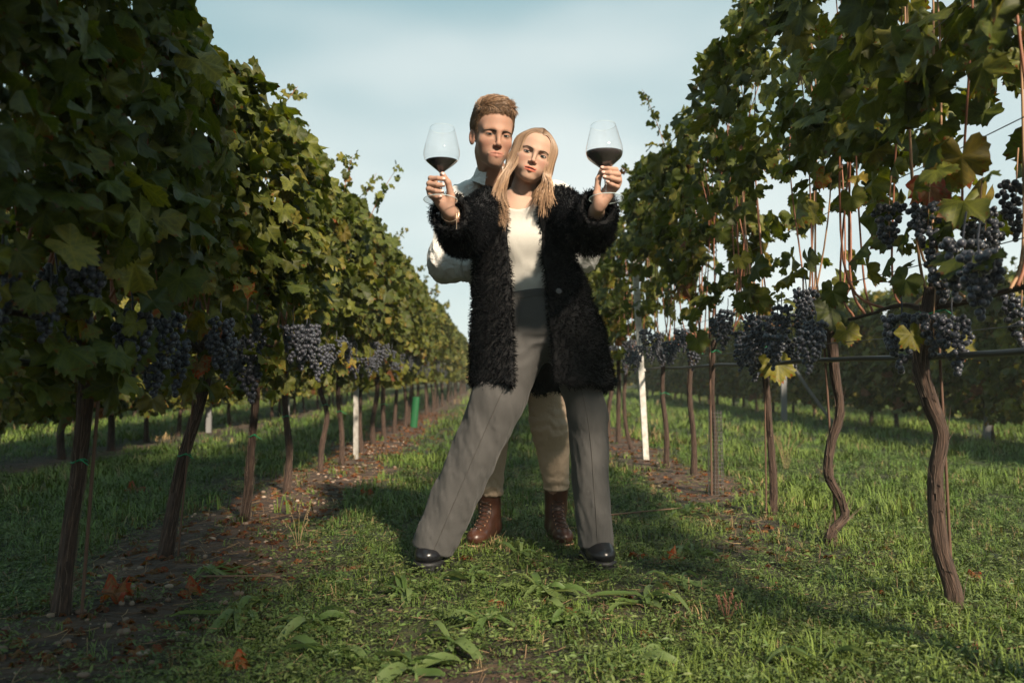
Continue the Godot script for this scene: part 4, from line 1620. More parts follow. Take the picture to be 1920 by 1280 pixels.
func laced_boot(person: Node3D, called: String, ankle: Vector3, dir: Vector3, leather: Material, shaft: float, length: float, chunky: bool) -> void:
	# dir points to the toe; local z forward
	var xf := Transform3D(frame(Vector3(dir.x, 0, dir.z), Vector3.UP), Vector3(ankle.x, 0, ankle.z))
	var s := Sdf.new()
	var sole := 0.038 if chunky else 0.022
	var wide := 1.14 if chunky else 1.0
	s.cap(Vector3(0, 0.055 + sole * 0.5, -0.040), Vector3(0, shaft, -0.006), 0.043, 0.053, 0.02)
	s.cap(Vector3(0, 0.045 + sole * 0.5, -0.055), Vector3(0.0, 0.040 + sole * 0.5, 0.06), 0.036, 0.040 * wide, 0.03)
	s.ell(Vector3(0.002, 0.030 + sole * 0.7, length - 0.075), Vector3(0.043 * wide, 0.036, 0.062), 0.03)
	s.cap(Vector3(0, 0.12, -0.01), Vector3(0, 0.062 + sole * 0.4, 0.075), 0.033, 0.024, 0.03)
	s.post = func(p: Vector3, d: float) -> float: return maxf(maxf(d, sole - p.y), p.y - shaft)
	var mb := MB.new()
	s.mesh(mb, 0.007, Vector3(-0.08, 0.0, -0.13), Vector3(0.08, shaft + 0.03, length + 0.02))
	var o := obj(called, mb.mesh(), leather, person)
	o.transform = xf
	var b := Sdf.new()
	b.cap(Vector3(0, 0.02, -0.055), Vector3(0, 0.02, 0.05), 0.040 * wide, 0.043 * wide, 0.03)
	b.ell(Vector3(0.002, 0.02, length - 0.072), Vector3(0.047 * wide, 0.06, 0.064), 0.03)
	b.post = func(p: Vector3, d: float) -> float:
		var heel := 0.0
		if chunky:
			heel = 0.004 * (1.0 if fposmod(p.z * 55.0, 1.0) < 0.45 and p.y < sole * 0.62 else 0.0)
		elif p.z > -0.03 and p.z < 0.02:
			return maxf(maxf(d, p.y - sole), 0.010 - p.y)
		return maxf(maxf(d + heel, p.y - sole), -0.004 - p.y)
	var bm := MB.new()
	b.mesh(bm, 0.006, Vector3(-0.08, -0.015, -0.13), Vector3(0.08, 0.06, length + 0.03))
	obj("sole", bm.mesh(), M.sole_black if chunky else M.lace, o)
	if chunky:
		return
	var wm := MB.new()
	var rim := []
	for k in 25:
		var a := TAU * k / 24.0
		var d := Vector3(sin(a), 0, cos(a))
		var p := b.hit(Vector3(0, 0.02, 0.03) + d * 0.25, -d)
		rim.append(Vector3(p.x, sole - 0.002, p.z))
	wm.tube(curve(rim, 2), taper(49, 0.0035, 0.0035), 5)
	obj("welt", wm.mesh(), M.welt, o)
	# eyelet rows, laces and collar
	var lm := MB.new()
	var em := MB.new()
	for k in 7:
		var y := 0.085 + 0.017 * k
		for sg: float in [-1.0, 1.0]:
			var q := []
			for i in 4:
				var f := i / 3.0
				var x := lerpf(-0.021, 0.021, f) * sg
				q.append(at_surface(s, Vector3(x, y + 0.014 * f, 0.2), Vector3(0, -0.15, -1).normalized(), 0.0025))
			lm.tube(curve(q, 2), taper(7, 0.0021, 0.0021), 5)
			em.ball(q[0], Vector3(0.0036, 0.0036, 0.0018), 8, 4)
	obj("laces", lm.mesh(), M.lace, o).set_meta("kind", "stuff")
	obj("eyelets", em.mesh(), M.welt, o).set_meta("kind", "stuff")
	for sg: float in [-1.0, 1.0]:
		var sm := MB.new()
		var q := []
		for i in 8:
			q.append(at_surface(s, Vector3(sg * 0.026, 0.075 + 0.016 * i, 0.2), Vector3(0, -0.15, -1).normalized(), 0.0008))
		sm.tube(curve(q, 2), taper(15, 0.0016, 0.0016), 4)
		obj("seam", sm.mesh(), M.lace, o)


# ---------------------------------------------------------------- the two people
func oval(p: Vector3, cx: float, cz: float, a: float, b: float) -> float:
	var q := Vector2((p.x - cx) / a, (p.z - cz) / b).length()
	return (q - 1.0) * minf(a, b)


func smin(a: float, b: float, k: float) -> float:
	var h := maxf(k - absf(a - b), 0.0) / k
	return minf(a, b) - h * h * k * 0.25


func strand_mesh(mb: MB, pts: Array, w: float, col: Color) -> void:
	var c := curve(pts, 4)
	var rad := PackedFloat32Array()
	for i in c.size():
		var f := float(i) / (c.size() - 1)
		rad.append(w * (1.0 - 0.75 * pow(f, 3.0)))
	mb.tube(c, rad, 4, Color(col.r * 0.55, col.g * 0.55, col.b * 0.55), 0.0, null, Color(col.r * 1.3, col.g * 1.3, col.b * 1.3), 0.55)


func build_woman() -> void:
	var t := thing("person", "person in a shaggy black coat, cream top and grey trousers holding up two wine glasses", "person", Vector3(0.12, 0, -3.14), "couple posing in the alley")
	var O := Transform3D(Basis(), -t.position)     # the parts are laid out in world places
	# body
	var f := {"full": 1.0, "low": 0.0, "eye": 0.0152, "jaw": 1.0, "chin": -0.002, "cheek": 0.003, "brow": 0.0088, "nose": 0.86, "mouth": 0.0268, "lip": 1.32, "part": 0.0030, "skin": Color(0.40, 0.255, 0.19), "lips": Color(0.50, 0.15, 0.105), "blush": Color(0.37, 0.15, 0.11), "lid": Color(0.25, 0.125, 0.09), "stubble": 0.0, "lid_up": 0.0048, "lid_low": 0.0042, "look": Vector2(-0.0012, -0.0006), "iris": Color(0.022, 0.024, 0.024), "lash": 0.0019, "arch": [Vector2(0.013, 0.0140), Vector2(0.032, 0.0205), Vector2(0.048, 0.0155)], "brow_thick": 0.0009, "brow_mat": M.brow_light}
	var hx := head_frame(Vector3(0.1490, 1.4968, -3.03), 0.05, 0.10, -0.31, Vector3(0.93, 0.82, 0.93))
	var hs := head_sdf(f)
	var neck := hx.affine_inverse() * Vector3(0.082, 1.30, -3.15)
	hs.cap(Vector3(0, -0.075, -0.028), neck, 0.046, 0.052, 0.03)
	var mb := MB.new()
	hs.mesh(mb, 0.0027, Vector3(-0.10, -0.20, -0.13), Vector3(0.10, 0.13, 0.13), O * hx, func(lp: Vector3, _n: Vector3) -> Color: return skin_color(hs, f, lp))
	var bs := Sdf.new()
	bs.cap(Vector3(0.075, 1.29, -3.15), Vector3(0.085, 1.36, -3.14), 0.052, 0.045, 0.03)
	bs.ell(Vector3(0.112, 1.21, -3.15), Vector3(0.135, 0.15, 0.085), 0.04)
	bs.cap(Vector3(-0.02, 1.29, -3.14), Vector3(0.25, 1.295, -3.14), 0.042, 0.042, 0.05)
	bs.chain([Vector3(-0.035, 1.295, -3.13), Vector3(-0.10, 1.185, -2.87), Vector3(-0.1336, 1.1984, -2.60)], [0.042, 0.036, 0.026], 0.02)
	bs.chain([Vector3(0.275, 1.30, -3.13), Vector3(0.335, 1.195, -2.88), Vector3(0.3225, 1.2180, -2.63)], [0.042, 0.036, 0.026], 0.02)
	bs.cap(Vector3(0.12, 1.15, -3.15), Vector3(0.14, 0.95, -3.15), 0.07, 0.075, 0.05)
	bs.cap(Vector3(0.115, 0.87, -3.14), Vector3(0.235, 0.87, -3.14), 0.085, 0.085, 0.05)
	bs.chain([Vector3(0.105, 0.85, -3.14), Vector3(0.015, 0.60, -3.12), Vector3(-0.21, 0.10, -3.20)], [0.075, 0.05, 0.034], 0.03)
	bs.chain([Vector3(0.275, 0.85, -3.14), Vector3(0.345, 0.55, -3.14), Vector3(0.376, 0.10, -3.20)], [0.066, 0.048, 0.034], 0.03)
	bs.mesh(mb, 0.012, Vector3(-0.32, 0.03, -3.34), Vector3(0.50, 1.46, -2.55), O, null, f.skin)
	var right_f := [[Vector3(-0.1842, 1.2932, -2.5850), Vector3(-0.1896, 1.2941, -2.5470), Vector3(-0.1666, 1.2923, -2.5390), Vector3(-0.1494, 1.2906, -2.5450)], [Vector3(-0.1890, 1.2800, -2.5850), Vector3(-0.1941, 1.2775, -2.5450), Vector3(-0.1695, 1.2723, -2.5360), Vector3(-0.1508, 1.2724, -2.5430)], [Vector3(-0.1905, 1.2665, -2.5830), Vector3(-0.1958, 1.2618, -2.5470), Vector3(-0.1727, 1.2532, -2.5370), Vector3(-0.1540, 1.2530, -2.5430)], [Vector3(-0.1885, 1.2525, -2.5790), Vector3(-0.1913, 1.2465, -2.5510), Vector3(-0.1730, 1.2382, -2.5420), Vector3(-0.1588, 1.2373, -2.5450)]]
	var right_t := [Vector3(-0.1281, 1.2443, -2.5700), Vector3(-0.1371, 1.2833, -2.5550), Vector3(-0.1529, 1.3061, -2.5490)]
	var left_f := [[Vector3(0.3757, 1.3317, -2.6100), Vector3(0.3736, 1.3291, -2.5720), Vector3(0.3497, 1.3303, -2.5640), Vector3(0.3312, 1.3338, -2.5720)], [Vector3(0.3823, 1.3167, -2.6100), Vector3(0.3814, 1.3139, -2.5700), Vector3(0.3541, 1.3148, -2.5610), Vector3(0.3339, 1.3181, -2.5680)], [Vector3(0.3836, 1.3013, -2.6080), Vector3(0.3830, 1.2961, -2.5710), Vector3(0.3574, 1.3004, -2.5620), Vector3(0.3371, 1.3050, -2.5680)], [Vector3(0.3780, 1.2854, -2.6040), Vector3(0.3788, 1.2775, -2.5760), Vector3(0.3612, 1.2819, -2.5670), Vector3(0.3470, 1.2907, -2.5700)]]
	var left_t := [Vector3(0.3174, 1.2583, -2.5950), Vector3(0.3221, 1.3039, -2.5920), Vector3(0.3337, 1.3337, -2.5920)]
	var hand_col := func(_lp: Vector3, n: Vector3) -> Color: return f.skin.lerp(f.blush, 0.22)
	var hr := hand_sdf(Vector3(-0.1336, 1.1984, -2.5850), Vector3(-0.1278, 1.1847, -2.6350), right_f, right_t, Vector3(0, 0, 1))
	hr.mesh(mb, 0.0028, Vector3(-0.225, 1.14, -2.67), Vector3(-0.085, 1.33, -2.51), O, hand_col)
	var hl := hand_sdf(Vector3(0.3240, 1.2217, -2.6100), Vector3(0.3200, 1.2080, -2.6600), left_f, left_t, Vector3(0, 0, 1))
	hl.mesh(mb, 0.0028, Vector3(0.275, 1.16, -2.70), Vector3(0.415, 1.36, -2.54), O, hand_col)
	obj("body", mb.mesh(), M.skin, t)
	add_eyes(t, hs, O * hx, f)
	var tips := []
	for i in 4:
		tips.append([right_f[i][3] + Vector3(-0.001, 0.0015, 0.0055) - t.position, Vector3(0.1, 0.25, 1), right_f[i][3] - right_f[i][2]])
		tips.append([left_f[i][3] + Vector3(0.001, 0.0015, 0.0055) - t.position, Vector3(-0.1, 0.25, 1), left_f[i][3] - left_f[i][2]])
	tips.append([right_t[2] + Vector3(0.001, 0.001, 0.0075) - t.position, Vector3(0.1, 0.2, 1), right_t[2] - right_t[1]])
	nails(t, tips, M.nail)
	# knitted top
	var top := Sdf.new()
	top.ell(Vector3(0.075, 1.185, -3.095), Vector3(0.062, 0.06, 0.062), 0.05)
	top.ell(Vector3(0.165, 1.185, -3.095), Vector3(0.062, 0.06, 0.062), 0.05)
	top.post = func(p: Vector3, d: float) -> float:
		var a := prof(p.y, [0.97, 1.06, 1.20, 1.30, 1.36], [0.128, 0.120, 0.150, 0.145, 0.075])
		var b := prof(p.y, [0.97, 1.06, 1.20, 1.30, 1.36], [0.098, 0.090, 0.098, 0.085, 0.055])
		var e := smin(d, oval(p, prof(p.y, [0.98, 1.3], [0.128, 0.100]), -3.145, a, b), 0.04)
		e += 0.0035 * sin(p.y * 74.0 + 9.0 * nz.get_noise_2d(p.x * 600.0, p.y * 200.0) + p.x * 16.0) * smoothstep(1.22, 1.0, p.y)
		# scooped neckline
		var neckline := (p - Vector3(0.088, 1.395, -3.06)).length() - 0.092
		return maxf(maxf(e, maxf(0.945 - p.y, p.y - 1.345)), -neckline)
	mb = MB.new()
	top.mesh(mb, 0.008, Vector3(-0.08, 0.92, -3.28), Vector3(0.30, 1.37, -2.98), O)
	obj("knitted_top", mb.mesh(), M.knit, t)
	# wide wool trousers with creases
	var tr := Sdf.new()
	tr.ell(Vector3(0.175, 0.89, -3.135), Vector3(0.160, 0.13, 0.118), 0.05)
	tr.chain([Vector3(0.112, 0.87, -3.135), Vector3(0.022, 0.62, -3.12), Vector3(-0.222, 0.075, -3.165)], [0.112, 0.093, 0.081], 0.03)
	tr.chain([Vector3(0.275, 0.86, -3.135), Vector3(0.345, 0.56, -3.14), Vector3(0.378, 0.06, -3.17)], [0.092, 0.069, 0.066], 0.03)
	tr.post = func(p: Vector3, d: float) -> float:
		if p.y > 0.86:
			var a := prof(p.y, [0.88, 0.96, 1.02], [0.160, 0.142, 0.134])
			d = smin(d, maxf(oval(p, 0.14, -3.145, a, 0.108), absf(p.y - 0.92) - 0.12), 0.03)
		var rl := clampf(1.0 - absf(p.x - 0.14) * 3.0, 0.0, 1.0) * smoothstep(0.70, 0.78, p.y)
		d += 0.0030 * sin(p.y * 150.0 + p.x * 22.0 + 14.0 * nz.get_noise_3d(p.x * 300.0, p.y * 300.0, p.z * 300.0)) * rl * smoothstep(0.93, 0.86, p.y)
		d += 0.008 * nz.get_noise_3d(p.x * 800.0 + p.y * 240.0, p.y * 260.0, p.z * 700.0) + 0.006 * nz.get_noise_3d(p.x * 1500.0, p.y * 420.0 + p.x * 500.0, p.z * 1500.0) * smoothstep(0.75, 0.3, p.y)
		var fold := 1.0 - absf(nz.get_noise_3d(p.x * 1300.0 + p.y * 420.0, p.y * 300.0 + 50.0, p.z * 1300.0)) * 1.6
		d -= 0.003 * pow(maxf(fold, 0.0), 4.0) * smoothstep(0.80, 0.55, p.y)
		# hems: the slanted leg is cut square to its length; waist
		var hem := (p - Vector3(-0.222, 0.075, -3.165)).dot(Vector3(-0.30, -0.954, 0.0)) if p.x < 0.16 else 0.085 - p.y
		var waist := p.y - (1.012 + 0.12 * (p.x - 0.13))
		return maxf(maxf(d, hem - 0.012), waist)
	mb = MB.new()
	tr.mesh(mb, 0.0085, Vector3(-0.34, 0.0, -3.30), Vector3(0.48, 1.06, -2.99), O)
	var trousers := obj("trousers", mb.mesh(), M.wool, t)
	for line: Array in [[Vector3(0.055, 0.70, -2.9), Vector3(0.012, 0.60, -2.9), Vector3(-0.10, 0.34, -2.9), Vector3(-0.212, 0.078, -2.9)], [Vector3(0.31, 0.70, -2.9), Vector3(0.346, 0.5, -2.9), Vector3(0.363, 0.3, -2.9), Vector3(0.378, 0.09, -2.9)], [Vector3(0.178, 1.0, -2.9), Vector3(0.19, 0.93, -2.9), Vector3(0.205, 0.86, -2.9)], [Vector3(0.09, 0.985, -2.9), Vector3(0.094, 0.93, -2.9), Vector3(0.088, 0.86, -2.9)], [Vector3(0.05, 0.975, -2.9), Vector3(0.13, 0.984, -2.9), Vector3(0.20, 0.994, -2.9)]]:
		var q := []
		for p: Vector3 in curve(line, 12):
			q.append(tr.hit(p, Vector3(0, 0, -1)) + Vector3(0, 0, 0.0006) - t.position)
		var sm := MB.new()
		sm.tube(curve(q, 1), taper(q.size(), 0.0015, 0.0015), 4)
		obj("crease", sm.mesh(), M.seam, trousers)
	# chunky shoes
	var so := Vector3(-t.position.x, 0, -t.position.z)
	laced_boot(t, "shoe", Vector3(-0.218, 0, -3.205) + so, Vector3(-0.20, 0, 1), M.black_leather, 0.15, 0.165, true)
	laced_boot(t, "shoe", Vector3(0.378, 0, -3.205) + so, Vector3(0.16, 0, 1), M.black_leather, 0.15, 0.165, true)
	# coat: a shell, open in front, under a pelt of curled tufts
	var co := Sdf.new()
	co.chain([Vector3(-0.015, 1.325, -3.13), Vector3(-0.100, 1.185, -2.87), Vector3(-0.136, 1.203, -2.575)], [0.070, 0.070, 0.060], 0.05)
	co.chain([Vector3(0.245, 1.33, -3.13), Vector3(0.325, 1.195, -2.88), Vector3(0.324, 1.226, -2.60)], [0.070, 0.070, 0.060], 0.05)
	co.post = func(p: Vector3, d: float) -> float:
		var a := prof(p.y, [0.62, 0.85, 1.0, 1.14, 1.26, 1.35], [0.270, 0.248, 0.216, 0.188, 0.180, 0.120])
		var b := prof(p.y, [0.62, 0.85, 1.0, 1.14, 1.30, 1.36], [0.165, 0.155, 0.142, 0.128, 0.115, 0.075])
		var cx := prof(p.y, [0.62, 0.85, 1.0, 1.14, 1.3], [0.184, 0.166, 0.142, 0.116, 0.112])
		var e := maxf(oval(p, cx, -3.145, a, b), p.y - 1.325)
		d = smin(d, e, 0.05)
		d = maxf(d, -maxf(oval(p, cx, -3.145, a, b) + 0.022, p.y - 1.30))
		var xl := prof(p.y, [0.62, 1.0, 1.2, 1.33, 1.42], [0.076, 0.066, 0.052, 0.042, 0.030])
		var xr := prof(p.y, [0.62, 0.8, 0.95, 1.2, 1.33, 1.42], [0.214, 0.208, 0.192, 0.170, 0.160, 0.165])
		var gap := maxf(maxf(xl - p.x, p.x - xr), -3.13 - p.z)
		if p.y > 1.30:
			gap = minf(gap, Vector2(p.x - 0.09, p.z + 3.12).length() - 0.068)
		d = maxf(d, -gap)
		d = maxf(d, 0.665 - 0.03 * smoothstep(-3.1, -3.25, p.z) - p.y + 0.006 * sin(p.x * 60.0))
		# open cuffs
		if p.z > -2.76:
			var w := Vector3(-0.136, 1.203, -2.602) if p.x < 0.1 else Vector3(0.324, 1.226, -2.626)
			d = maxf(d, (p - w).dot(Vector3(0.03 if p.x < 0.1 else -0.02, 0.05, 1.0)))
			d = maxf(d, 0.044 - Vector2(p.x - w.x, p.y - w.y).length())
		return d
	mb = MB.new()
	co.mesh(mb, 0.011, Vector3(-0.24, 0.60, -3.36), Vector3(0.50, 1.46, -2.57), O)
	var cm := mb.mesh()
	var coat := obj("coat", cm, M.fur_base, t)
	var tuft := MB.new()
	tuft.tube(curve([Vector3(0, 0, -0.003), Vector3(0.0010, 0.0016, 0.006), Vector3(-0.0015, 0.0042, 0.013), Vector3(0.0015, 0.0085, 0.0185), Vector3(0.0005, 0.0125, 0.0215)], 2), taper(9, 0.0017, 0.0005), 4)
	var at := []
	for e: Array in spread(cm, 62000, func(p: Vector3, n: Vector3) -> bool: return true):
		var n: Vector3 = e[1]
		var lay := (n + Vector3(R.randf_range(-0.55, 0.55), R.randf_range(-0.85, 0.25), R.randf_range(-0.55, 0.55))).normalized()
		var b := frame(lay, Vector3(R.randf_range(-1, 1), R.randf_range(-1.4, 0.6), R.randf_range(-1, 1)))
		at.append(Transform3D(b.scaled_local(Vector3.ONE * R.randf_range(0.50, 0.98)), e[0] - n * 0.004))
	many("fur", tuft.mesh(), M.fur, at, PackedColorArray(), coat)
	var bt := MB.new()
	bt.lathe(PackedVector2Array([Vector2(0.0, 0.0), Vector2(0.010, 0.0), Vector2(0.0125, 0.002), Vector2(0.012, 0.004), Vector2(0.008, 0.0045), Vector2(0.0, 0.0035)]), 20, Transform3D(Basis(Vector3.RIGHT, PI / 2), Vector3()))
	var bo := obj("button", bt.mesh(), M.button, coat)
	bo.position = co.hit(Vector3(0.232, 1.0, -2.8), Vector3(0, 0, -1)) + Vector3(0, 0, 0.012) - t.position
	# bracelet with a hanging bar
	var br := MB.new()
	var ring := []
	var wr := Vector3(-0.1318, 1.1960, -2.588)
	var wb := frame(Vector3(-0.1278, 1.1847, -2.6350) - Vector3(-0.1336, 1.1984, -2.5850), Vector3.UP)
	for k in 25:
		var a := TAU * k / 24.0
		ring.append(wr + wb * Vector3(cos(a) * 0.0275, sin(a) * 0.0275, 0) - t.position)
	br.tube(curve(ring, 1), taper(25, 0.0012, 0.0012), 5)
	var bp := wr + Vector3(0.020, -0.006, 0.030) - t.position
	br.tube(PackedVector3Array([bp, bp + Vector3(0.001, -0.022, 0.003), bp + Vector3(0.0005, -0.048, 0.003)]), PackedFloat32Array([0.0013, 0.0013, 0.0016]), 6)
	obj("bracelet", br.mesh(), M.gold, t)
	# hair: a cap, and long straight strands from the parting
	var cap := Sdf.new()
	cap.ell(Vector3(0, 0.040, -0.020), Vector3(0.0790, 0.0940, 0.0985), 0.02)
	cap.ell(Vector3(0, -0.02, -0.045), Vector3(0.078, 0.09, 0.070), 0.03)
	cap.post = func(p: Vector3, d: float) -> float:
		var line := prof(p.y, [-0.09, -0.03, 0.03, 0.050, 0.062, 0.074], [0.0, 0.014, 0.046, 0.058, 0.076, 0.13])
		return maxf(d, p.z - line - 0.012 * smoothstep(0.02, 0.0, absf(p.x)) * 0.0)
	mb = MB.new()
	cap.mesh(mb, 0.005, Vector3(-0.1, -0.13, -0.14), Vector3(0.1, 0.14, 0.12), O * hx, null, Color(0.14, 0.082, 0.045))
	var hair := obj("hair", mb.mesh(), M.hair, t)
	var sh := MB.new()
	var inv := O * hx
	var lock_off := Vector3.ZERO
	var lock_f := 0.0
	var lock_tone := 0.0
	var sg := 1.0
	for k in 1400:
		if k % 14 == 0:
			sg = -1.0 if R.randf() < 0.5 else 1.0
			lock_f = R.randf()
			lock_tone = R.randf()
			lock_off = Vector3(R.randf(), R.randf(), R.randf())
		var f0 := clampf(lock_f + R.randf_range(-0.03, 0.03), 0.0, 1.0)
		var az := lerpf(0.60, 2.9, pow(f0, 0.95))            # 0 is straight ahead
		var lift := R.randf_range(0.0, 0.007)
		var root := Vector3(sg * R.randf_range(0.0, 0.004) + 0.004, 0.124 + lift * 0.5, lerpf(0.068, -0.07, f0))
		root.y = 0.041 + 0.0940 * sqrt(maxf(0.0, 1.0 - pow((root.z + 0.020) / 0.0985, 2.0))) + lift * 0.4
		var dir := Vector3(sin(az) * sg, 0, cos(az))
		var side := func(y: float, grow: float) -> Vector3:
			var r := sqrt(maxf(0.0, 1.0 - pow((y - 0.040) / 0.0950, 2.0))) if y > 0.04 else 1.0
			return Vector3(dir.x * (0.0795 + grow) * r, y, -0.020 + dir.z * (0.0985 + grow) * r)
		var p1: Vector3 = side.call(lerpf(0.098, 0.112, f0), 0.003 + lift)
		p1 = p1.lerp(root, lerpf(0.45, 0.25, f0)) + Vector3(0, 0.002, lerpf(0.005, 0.0, f0))
		var p2: Vector3 = side.call(0.066, 0.004 + lift)
		var p3: Vector3 = side.call(0.0, 0.006 + lift)
		var p4: Vector3 = side.call(-0.06, 0.010 + lift)
		var w4 := hx * p4
		var front := smoothstep(1.9, 0.8, az)
		var pts := [inv * root, inv * p1, inv * p2, inv * p3, inv * p4]
		# below the jaw it hangs straight down, over the chest in front
		if front > 0.25:
			var jit := Vector3(R.randf_range(-0.008, 0.008), R.randf_range(-0.006, 0.006), R.randf_range(-0.008, 0.008))
			var chest := Vector3(lerpf(-0.005, 0.048, lock_off.x), lerpf(1.322, 1.345, lock_off.y), lerpf(-3.055, -3.030, lock_off.z)) + jit
			var ends := chest + Vector3(lerpf(0.0, 0.022, lock_off.z), lerpf(-0.105, -0.055, lock_off.y), 0.030) + jit
			if sg > 0.0:
				chest = Vector3(lerpf(0.160, 0.215, lock_off.x), lerpf(1.345, 1.372, lock_off.y), lerpf(-3.065, -3.035, lock_off.z)) + jit
				ends = chest + Vector3(lerpf(-0.030, 0.012, lock_off.z), lerpf(-0.075, -0.035, lock_off.y), 0.042) + jit
			pts.append(O * (w4.lerp(chest, 0.5) + Vector3(0.006 * sg, 0, 0.006)))
			pts.append(O * chest)
			pts.append(O * ends)
		else:
			pts.append(O * Vector3(lerpf(w4.x, 0.085, 0.35), 1.34, -3.215))
			pts.append(O * Vector3(lerpf(w4.x, 0.09, 0.3), 1.24, -3.285))
		var tone := clampf(lock_tone + R.randf_range(-0.45, 0.45), 0.0, 1.0)
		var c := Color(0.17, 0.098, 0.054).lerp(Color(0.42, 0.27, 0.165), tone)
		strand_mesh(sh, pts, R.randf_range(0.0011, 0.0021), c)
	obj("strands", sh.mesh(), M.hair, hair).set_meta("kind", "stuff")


func build_man() -> void:
	var t := thing("person", "person with short brown hair in a white shirt, beige trousers and brown boots standing behind", "person", Vector3(0.11, 0, -3.52), "couple posing in the alley")
	var O := Transform3D(Basis(), -t.position)
	var f := {"full": 0.66, "low": 0.004, "eye": 0.0145, "jaw": 0.92, "chin": -0.008, "cheek": -0.001, "brow": 0.0122, "nose": 1.0, "mouth": 0.0305, "lip": 0.86, "part": 0.0013, "skin": Color(0.33, 0.19, 0.135), "lips": Color(0.38, 0.16, 0.12), "blush": Color(0.30, 0.125, 0.088), "lid": Color(0.30, 0.15, 0.10), "stubble": 0.22, "lid_up": 0.0028, "lid_low": 0.0034, "look": Vector2(-0.0018, -0.0004), "iris": Color(0.015, 0.014, 0.012), "lash": 0.0014, "arch": [Vector2(0.012, 0.0085), Vector2(0.030, 0.0125), Vector2(0.049, 0.0105)], "brow_thick": 0.0017, "brow_mat": M.brow_dark}
	var hx := head_frame(Vector3(0.0172, 1.6136, -3.20), 0.27, 0.17, -0.06, Vector3(1.0, 1.06, 1.04))
	var hs := head_sdf(f)
	var neck := hx.affine_inverse() * Vector3(0.01, 1.47, -3.42)
	hs.cap(Vector3(0, -0.07, -0.030), neck, 0.050, 0.060, 0.03)
	var mb := MB.new()
	hs.mesh(mb, 0.0029, Vector3(-0.10, -0.20, -0.20), Vector3(0.10, 0.14, 0.13), O * hx, func(lp: Vector3, _n: Vector3) -> Color: return skin_color(hs, f, lp))
	var bs := Sdf.new()
	bs.cap(Vector3(0.01, 1.43, -3.44), Vector3(0.008, 1.50, -3.39), 0.066, 0.060, 0.03)
	bs.ell(Vector3(0.06, 1.28, -3.49), Vector3(0.165, 0.20, 0.098), 0.05)
	bs.cap(Vector3(-0.12, 1.40, -3.46), Vector3(0.24, 1.42, -3.48), 0.05, 0.05, 0.05)
	bs.cap(Vector3(0.07, 1.20, -3.50), Vector3(0.105, 0.95, -3.51), 0.10, 0.105, 0.05)
	bs.chain([Vector3(-0.135, 1.39, -3.45), Vector3(-0.195, 1.145, -3.43), Vector3(0.02, 1.135, -3.31)], [0.048, 0.040, 0.029], 0.02)
	bs.chain([Vector3(0.265, 1.41, -3.47), Vector3(0.365, 1.19, -3.44), Vector3(0.19, 1.13, -3.32)], [0.048, 0.040, 0.029], 0.02)
	bs.chain([Vector3(0.035, 0.86, -3.52), Vector3(-0.002, 0.5, -3.53), Vector3(-0.014, 0.10, -3.672)], [0.085, 0.050, 0.026], 0.03)
	bs.chain([Vector3(0.185, 0.86, -3.52), Vector3(0.245, 0.5, -3.53), Vector3(0.268, 0.10, -3.692)], [0.085, 0.050, 0.026], 0.03)
	bs.mesh(mb, 0.013, Vector3(-0.30, 0.03, -3.72), Vector3(0.44, 1.60, -3.22), O, null, f.skin)
	# his hands lie flat on her waist, under the coat
	for sg: float in [-1.0, 1.0]:
		var w := Vector3(0.02, 1.135, -3.31) if sg < 0.0 else Vector3(0.19, 1.13, -3.32)
		var d := Vector3(-sg, -0.15, 0.10).normalized()
		var fs := []
		for i in 4:
			var k := w + d * (0.088 - 0.004 * absf(i - 1.2)) + Vector3(0, 0.030 - 0.020 * i, 0)
			var l: float = [0.040, 0.045, 0.042, 0.033][i]
			fs.append([k, k + d * l, k + d * (l * 1.6) + Vector3(0, 0, 0.006), k + d * (l * 2.05) + Vector3(0, 0, 0.013)])
		var th := [w + d * 0.045 + Vector3(0, 0.035, 0.012), w + d * 0.075 + Vector3(0, 0.06, 0.02), w + d * 0.10 + Vector3(0, 0.075, 0.022)]
		var h := hand_sdf(w, w - d * 0.04, fs, th, Vector3(0, 0, 1))
		h.mesh(mb, 0.0045, w - Vector3(0.24, 0.10, 0.05), w + Vector3(0.24, 0.12, 0.09), O, null, f.skin)
	obj("body", mb.mesh(), M.skin, t)
	add_eyes(t, hs, O * hx, f)
	# shirt
	var st := Sdf.new()
	st.cap(Vector3(-0.125, 1.405, -3.46), Vector3(-0.03, 1.475, -3.45), 0.062, 0.060, 0.05)
	st.cap(Vector3(0.245, 1.425, -3.48), Vector3(0.07, 1.475, -3.45), 0.062, 0.060, 0.05)
	st.chain([Vector3(-0.140, 1.395, -3.455), Vector3(-0.192, 1.155, -3.42), Vector3(-0.105, 1.135, -3.37)], [0.066, 0.064, 0.050], 0.05)
	st.chain([Vector3(0.270, 1.415, -3.47), Vector3(0.362, 1.195, -3.43), Vector3(0.27, 1.155, -3.37)], [0.066, 0.060, 0.050], 0.05)
	st.post = func(p: Vector3, d: float) -> float:
		var a := prof(p.y, [0.80, 1.0, 1.2, 1.38, 1.50], [0.185, 0.172, 0.190, 0.190, 0.07])
		var b := prof(p.y, [0.80, 1.0, 1.2, 1.38, 1.50], [0.130, 0.125, 0.128, 0.118, 0.07])
		d = smin(d, oval(p, prof(p.y, [0.8, 1.4], [0.105, 0.055]), -3.495, a, b), 0.04)
		var fold := 1.0 - absf(nz.get_noise_3d(p.x * 900.0 + p.y * 500.0, p.y * 700.0 + 50.0, p.z * 900.0)) * 1.6
		d -= 0.009 * pow(maxf(fold, 0.0), 4.0)
		d += 0.010 * nz.get_noise_3d(p.x * 500.0 + p.y * 300.0, p.y * 420.0, p.z * 500.0) + 0.004 * nz.get_noise_3d(p.x * 1400.0, p.y * 1100.0, p.z * 1400.0)
